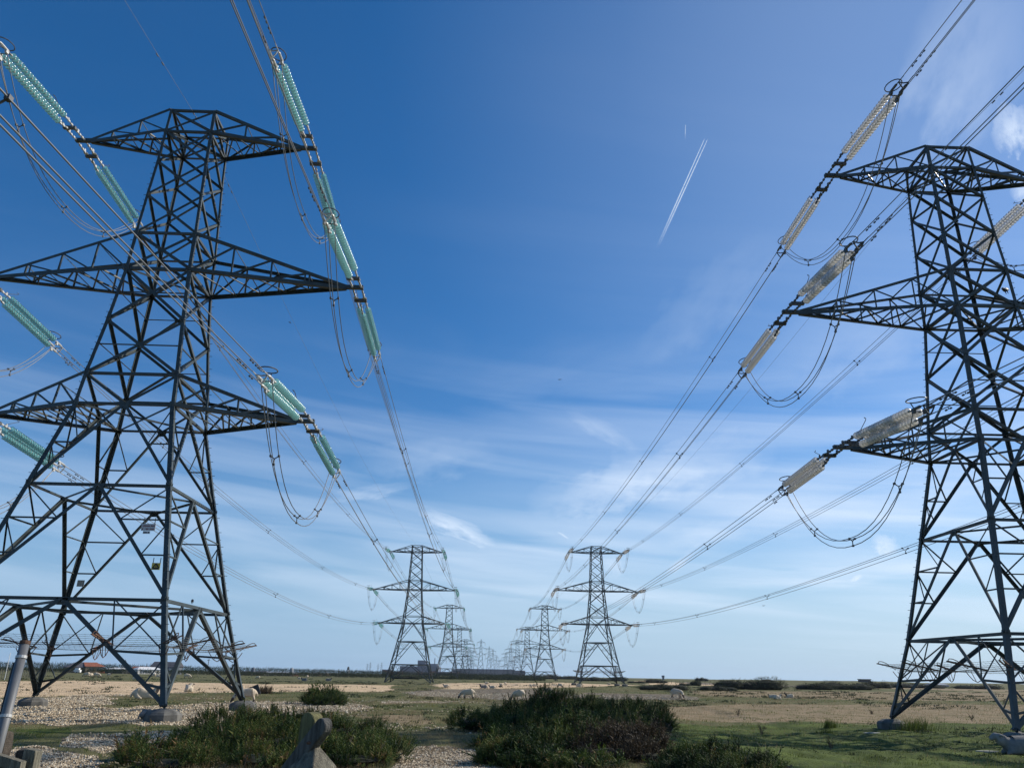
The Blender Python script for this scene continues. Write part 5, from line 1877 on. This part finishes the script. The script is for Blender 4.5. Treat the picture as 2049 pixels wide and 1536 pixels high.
    mb = MB(); [mb.lathe([(.32, -.1), (.32, .1)], 10, Matrix.Translation((.4, s * 1.0, .32)) @ Matrix.Rotation(math.pi / 2, 4, 'X')) for s in (-1, 1)]; mb.build('wheel', M['black'], r)
    # long red shed with silos
    r, w, h = B('long_shed', 'long low shed with red walls and a pale curved roof', 470, 582, 1341.2, 470, 'shed')
    mb = MB(); mb.box((-w / 2, 0, 0), (w / 2, 18, h * .62)); mb.build('wall', M['red_wall'], r)
    mb = MB(); gable(mb, -w * .10, w / 2, 0, 18, h * .63, h * .98, 0, 2, .4); mb.build('roof', M['grey_shed'], r)
    mb = MB(); gable(mb, -w / 2, -w * .26, -3, 12, h * .55, h, 8, 8, .4); gable(mb, -w * .28, -w * .04, -4, 14, h * .50, h * 1.05, 11, 11, .4); mb.build('roof', M['slate'], r)
    mb = MB()
    for k in range(6): mb.box((w * (.05 + .07 * k), -.1, 0), (w * (.05 + .07 * k) + 1.6, -.005, h * .5))
    mb.build('door', M['dark_wall'], r)
    for u0, u1, v, m_, lab in ((504, 511, 1334, 'plant_mid', 'dark round-topped silo behind the left end of the red shed'), (580, 588, 1335, 'grey_shed', 'pale silo with a round top at the right end of the red shed')):
        r, w, h = B('silo', lab, u0, u1, v, 466, 'silo')
        mb = MB(); mb.lathe([(w / 2 * .2, 0), (w / 2, h * .35), (w / 2, h * .82), (w / 2 * .75, h * .94), (.15, h)], 12, Matrix.Identity(4)); mb.build('tank', M[m_], r, smooth=False)
        mb = MB(); [mb.tube([(w * .42 * c, w * .42 * s, -.1), (w * .42 * c, w * .42 * s, h * .5)], .12, 4) for c, s in ((1, 0), (0, 1), (-1, 0), (0, -1))]; mb.build('leg', M['fitdark'], r)
    for u0, u1, v, lab in ((622, 638, 1344, 'tiny dark farmhouse on the skyline right of the silos'), (649, 654, 1343.5, 'tiny grey hut on the skyline right of the dark farmhouse')):
        r, w, h = B('far_house', lab, u0, u1, v, 540, 'house')
        mb = MB(); mb.box((-w / 2, 0, 0), (w / 2, 8, h * .62)); mb.build('wall', M['brick'], r)
        mb = MB(); gable(mb, -w / 2, w / 2, 0, 8, h * .63, h, 1, 1, .3); mb.build('roof', M['slate'], r)
    # lighthouse, black with a white band
    p = at_depth(697.3, 1333.5, 1900)
    r = empty('lighthouse', (p.x, 1900, 0)); tag(r, 'slim black and white banded lighthouse on the left skyline', 'lighthouse')
    h = p.z + 1
    mb = MB(); mb.lathe([(3.4, 0), (3.0, h * .52)], 14, Matrix.Identity(4), 0); mb.lathe([(3.0, h * .52), (2.6, h * .80)], 14, Matrix.Identity(4), 1); mb.build('tower', [M['white'], M['black']], r)
    mb = MB(); mb.lathe([(3.0, h * .80), (3.0, h * .83), (1.9, h * .83), (1.9, h * .93), (.2, h)], 12, Matrix.Identity(4)); mb.build('lantern', M['black'], r)
    # huts on the right skyline
    r, w, h = B('flat_hut', 'flat roofed dark hut on the right skyline ridge', 1722, 1742, 1357.6, 640, 'hut')
    mb = MB(); mb.box((-w / 2, 0, 0), (w / 2, 5, h * .86)); mb.build('wall', M['dark_wall'], r)
    mb = MB(); mb.box((-w / 2 - .4, -.4, h * .862), (w / 2 + .4, 5.4, h)); mb.build('roof', M['slate'], r)
    r, w, h = B('lookout_tower', 'tiny lookout tower on the skyline right of the second right pylon', 1325, 1329.5, 1350.5, 900, 'tower')
    mb = MB(); mb.box((-w * .35, 0, 0), (w * .35, 3, h * .6)); mb.build('wall', M['plant_mid'], r)
    mb = MB(); mb.box((-w / 2, -.4, h * .6), (w / 2, 3.4, h)); mb.build('cabin', M['plant_mid'], r)
    r, w, h = B('pale_bungalow', 'pale low bungalow seen behind the right pylon guard', 1862, 1898, 1366, 420, 'bungalow')
    mb = MB(); mb.box((-w / 2, 0, 0), (w / 2, 7, h * .6)); mb.build('wall', M['grey_shed'], r)
    mb = MB(); gable(mb, -w / 2, w / 2, 0, 7, h * .61, h, 1.5, 1.5, .3); mb.build('roof', M['grey_shed'], r)


farm()


def power_station():
    Y = 2300
    r = empty('power_station', (at_depth(900, 1345, Y).x, Y, 0))
    tag(r, 'hazy grey power station with a long turbine hall on the skyline', 'power station')
    ox = r.location.x
    def blk(name, u0, u1, vt, dy, dep, m, parent=r):
        y = Y + dy
        a, b = at_depth(u0, vt, y), at_depth(u1, vt, y)
        mb = MB(); mb.box((a.x - ox, dy, -2), (b.x - ox, dy + dep, a.z)); return mb.build(name, M[m], parent)
    blk('annexe', 764.5, 782, 1338.5, 0, 60, 'plant_dark')
    blk('boiler_block', 800, 876, 1331.5, 40, 120, 'plant_dark')
    blk('reactor_block', 836, 852, 1320.3, 70, 60, 'plant_dark')
    blk('reactor_block', 852.4, 874.5, 1327, 70, 60, 'plant_mid')
    blk('annexe', 782.4, 800, 1343, 10, 60, 'plant_mid')
    blk('annexe', 820, 905, 1342, -60, 60, 'plant_mid')
    h = blk('turbine_hall', 905.4, 1051, 1338.4, -20, 90, 'plant_brown')
    blk('roof_lantern', 912, 1030, 1336.8, 0, 40, 'plant_mid', h)
    p, q = at_depth(869.6, 1315.8, Y + 110), at_depth(871.2, 1315.8, Y + 110)
    mb = MB(); mb.lathe([((q.x - p.x) * .6, 0), ((q.x - p.x) * .5, p.z)], 10, Matrix.Translation(((p.x + q.x) / 2 - ox, 110, 0))); mb.build('chimney', M['plant_mid'], r)


power_station()


# far suspension pylons beyond the lines
def suspension_pylon():
    root = empty('suspension_pylon')
    H = 50.0
    w = lambda z: 4.6 * (1 - z / H) ** 1.25 + 0.65
    lv = [0, 9, 17, 24, 30, 35, 39, 43, 47, 50]
    for sx, sy in ((-1, -1), (1, -1), (1, 1), (-1, 1)):
        mb = MB()
        for a, b in zip(lv[:-1], lv[1:]):
            wb = w(b) if b < H else 0.12
            mb.angle((sx * w(a), sy * w(a), a), (sx * wb, sy * wb, b), 0.34, (0, -sy, 0), side=(-sx, 0, 0))
        mb.build('leg', M['steel'], root)
    mb = MB()
    for f in range(4):
        q = [(-1, -1), (1, -1), (1, 1), (-1, 1)]
        (ax, ay), (bx, by) = q[f], q[(f + 1) % 4]
        for a, b in zip(lv[:-2], lv[1:-1]):
            mb.angle((ax * w(a), ay * w(a), a), (bx * w(b), by * w(b), b), 0.22, (-(ax + bx), -(ay + by), 0)); mb.angle((bx * w(a), by * w(a), a), (ax * w(b), ay * w(b), b), 0.22, (-(ax + bx), -(ay + by), 0))
    mb.build('bracing', M['steel2'], root)
    for z, s in ((45, 5.6), (37, 8.6), (29, 6.8)):
        for sx in (-1, 1):
            mb = MB()
            tip = Vector((s * sx, 0, z))
            for sy in (-1, 1):
                mb.angle((sx * w(z), sy * w(z), z), tip, 0.30, (0, 0, 1)); mb.angle((sx * w(z + 3), sy * w(z + 3), z + 2.4), tip, 0.24, (0, 0, -1))
            ca = mb.build('crossarm', M['steel'], root)
            mb = MB(); mb.tube([tip, tip - Vector((0, 0, 4.2))], 0.22, 5); mb.build('suspension_string', M['fit'], ca)
    return root


proto = suspension_pylon()
far = [(963, 1277.6, 1.0, 'tallest pale suspension pylon, just right of the left line'), (979, 1292, 1.0, 'suspension pylon right behind the tallest pale one'),
       (986.7, 1297, 1.0, 'suspension pylon third in the pale row'), (993.5, 1311, 1.0, 'suspension pylon fourth in the pale row'), (998.5, 1319, 1.0, 'last and smallest suspension pylon of the pale row'),
       (735.5, 1326.5, 1.0, 'leftmost of the four tiny pylons left of the second left pylon'), (741.5, 1323.5, 1.0, 'second of the four tiny pylons, the darkest'),
       (757, 1327, 1.0, 'third of the four tiny pylons'), (764, 1324.3, 1.0, 'rightmost of the four tiny pylons, by the power station annexe')]
for i, (u, v, s, lab) in enumerate(far):
    d = ray(u, v)
    y = (50 * 0.9 - CAM_H) / d.z * d.y
    o = proto if i == 0 else copy_tree(proto)
    o.location = (d.x / d.y * y, y, 0); o.scale = (.9, .9, .9)
    tag(o, lab, 'pylon', 'far suspension pylons')


# fences
def fence(name, label, pts, n, h, r):
    root = empty(name, pts[0]); tag(root, label, 'fence')
    P = []
    seg = [(Vector(b) - Vector(a)).length for a, b in zip(pts[:-1], pts[1:])]
    tot = sum(seg)
    for k in range(n):
        s = tot * k / (n - 1); i = 0
        while i < len(seg) - 1 and s > seg[i]: s -= seg[i]; i += 1
        P.append(Vector(pts[i]).lerp(Vector(pts[i + 1]), min(1, s / seg[i])))
    for p in P:
        mb = MB(); hh = h * random.uniform(.85, 1.12); q = p - Vector(pts[0])
        mb.tube([q - Vector((0, 0, .2)), q + Vector((random.uniform(-.1, .1), 0, hh))], r, 5); mb.build('post', M['conc_light' if name == 'concrete_post_fence' else 'wood'], root)
    mb = MB()
    for z in (.35, .65, .9): mb.tube([p - Vector(pts[0]) + Vector((0, 0, h * z)) for p in P], 0.012, 3)
    mb.build('fence_wire', M['barb'], root)


fence('rough_fence', 'rough close-set timber fence at the far left edge', [G(-30, 1361), G(48, 1357), G(90, 1354)], 34, 1.7, 0.07)
fence('post_and_wire_fence', 'long post and wire fence in front of the red shed', [G(395, 1353), G(560, 1354.2), G(700, 1354.6), G(800, 1354.5)], 24, 1.5, 0.10)
fence('post_and_wire_fence', 'post and wire fence on the far right pasture', [G(1320, 1367), G(1420, 1369.5)], 13, 1.3, 0.07)


# contrails, kilometres up
def contrail(u0, v0, u1, v1, r0, r1, alt, label, n=2, gap=40.0):
    m = bpy.data.materials.get('contrail_ice')
    if m is None:
        m = bpy.data.materials.new('contrail_ice'); m.use_nodes = True
        N = NT(m.node_tree)
        a = N.n('ShaderNodeAttribute', attribute_name='dens')
        geo = N.n('ShaderNodeNewGeometry')
        nz = N.n('ShaderNodeTexNoise', i_Scale=0.012, i_Detail=5.0); N.l(geo.outputs['Position'], nz.inputs['Vector'])
        d = N.n('ShaderNodeBsdfDiffuse'); d.inputs[0].default_value = (.95, .95, .95, 1)
        t = N.n('ShaderNodeBsdfTranslucent'); t.inputs[0].default_value = (.95, .95, .95, 1)
        mx = N.n('ShaderNodeMixShader'); mx.inputs[0].default_value = .5
        N.l(d.outputs[0], mx.inputs[1]); N.l(t.outputs[0], mx.inputs[2])
        tr = N.n('ShaderNodeBsdfTransparent')
        m2 = N.n('ShaderNodeMixShader')
        N.l(N.math('MULTIPLY', a.outputs['Fac'], N.math('MULTIPLY_ADD', nz.outputs[0], 1.4, 0.1, clamp=True)), m2.inputs[0])
        N.l(tr.outputs[0], m2.inputs[1]); N.l(mx.outputs[0], m2.inputs[2])
        o_ = N.n('ShaderNodeOutputMaterial'); N.l(m2.outputs[0], o_.inputs[0])
    A, B2 = at(u0, v0, alt), at(u1, v1, alt)
    root = empty('contrail', A); tag(root, label, 'contrail')
    d = (B2 - A).normalized(); side = d.cross(Vector((0, 0, 1)))
    for s in ([-1, 1] if n == 2 else [0]):
        k = 40
        mb = MB()
        pts, rs, dn = [], [], []
        for i in range(k + 1):
            t = i / k
            pts.append((B2 - A) * t + side * s * gap * (1 - 0.35 * t)); rs.append(r0 + (r1 - r0) * t ** .8)
            dn.append(max(0.0, (0.62 if t < .5 else 0.62 * (1 - (t - .5) / .5) ** 1.3)) * min(1, t * 30 + .2))
        for layer, (fr, am) in enumerate(((1.0, .45), (0.6, .6))):
            b0 = len(mb.v); mb.tube(pts, [q * fr for q in rs], 10, cap=False)
        o = mb.build('vapour_trail', m, root, smooth=True)
        at_ = o.data.attributes.new('dens', 'FLOAT', 'POINT')
        vals = [dn[i] * am for (_, am) in ((1.0, .45), (0.6, .6)) for i in range(k + 1) for _ in range(10)]
        at_.data.foreach_set('value', vals)


contrail(1413, 278, 1315, 496, 6, 21, 9500, 'long double vapour trail slanting across the middle of the sky', 2, 30)
contrail(1371.5, 250, 1371, 280, 6, 8, 10500, 'short faint vapour trail above the long double one', 1)


# ------------------------------------------------------------------ air
def haze():
    mb = MB(); mb.box((-6600, -6600, -2.2), (6600, 6600, 62.0))
    m = bpy.data.materials.new('haze_air'); m.use_nodes = True
    N = NT(m.node_tree)
    v = N.n('ShaderNodeVolumePrincipled'); v.inputs['Color'].default_value = (0.80, 0.88, 1.0, 1)
    v.inputs['Density'].default_value = 0.000055
    v.inputs['Anisotropy'].default_value = 0.2
    o_ = N.n('ShaderNodeOutputMaterial'); N.l(v.outputs[0], o_.inputs['Volume'])
    o = mb.build('haze', m)
    tag(o, kind='stuff')


HAZE = True
if HAZE: haze()
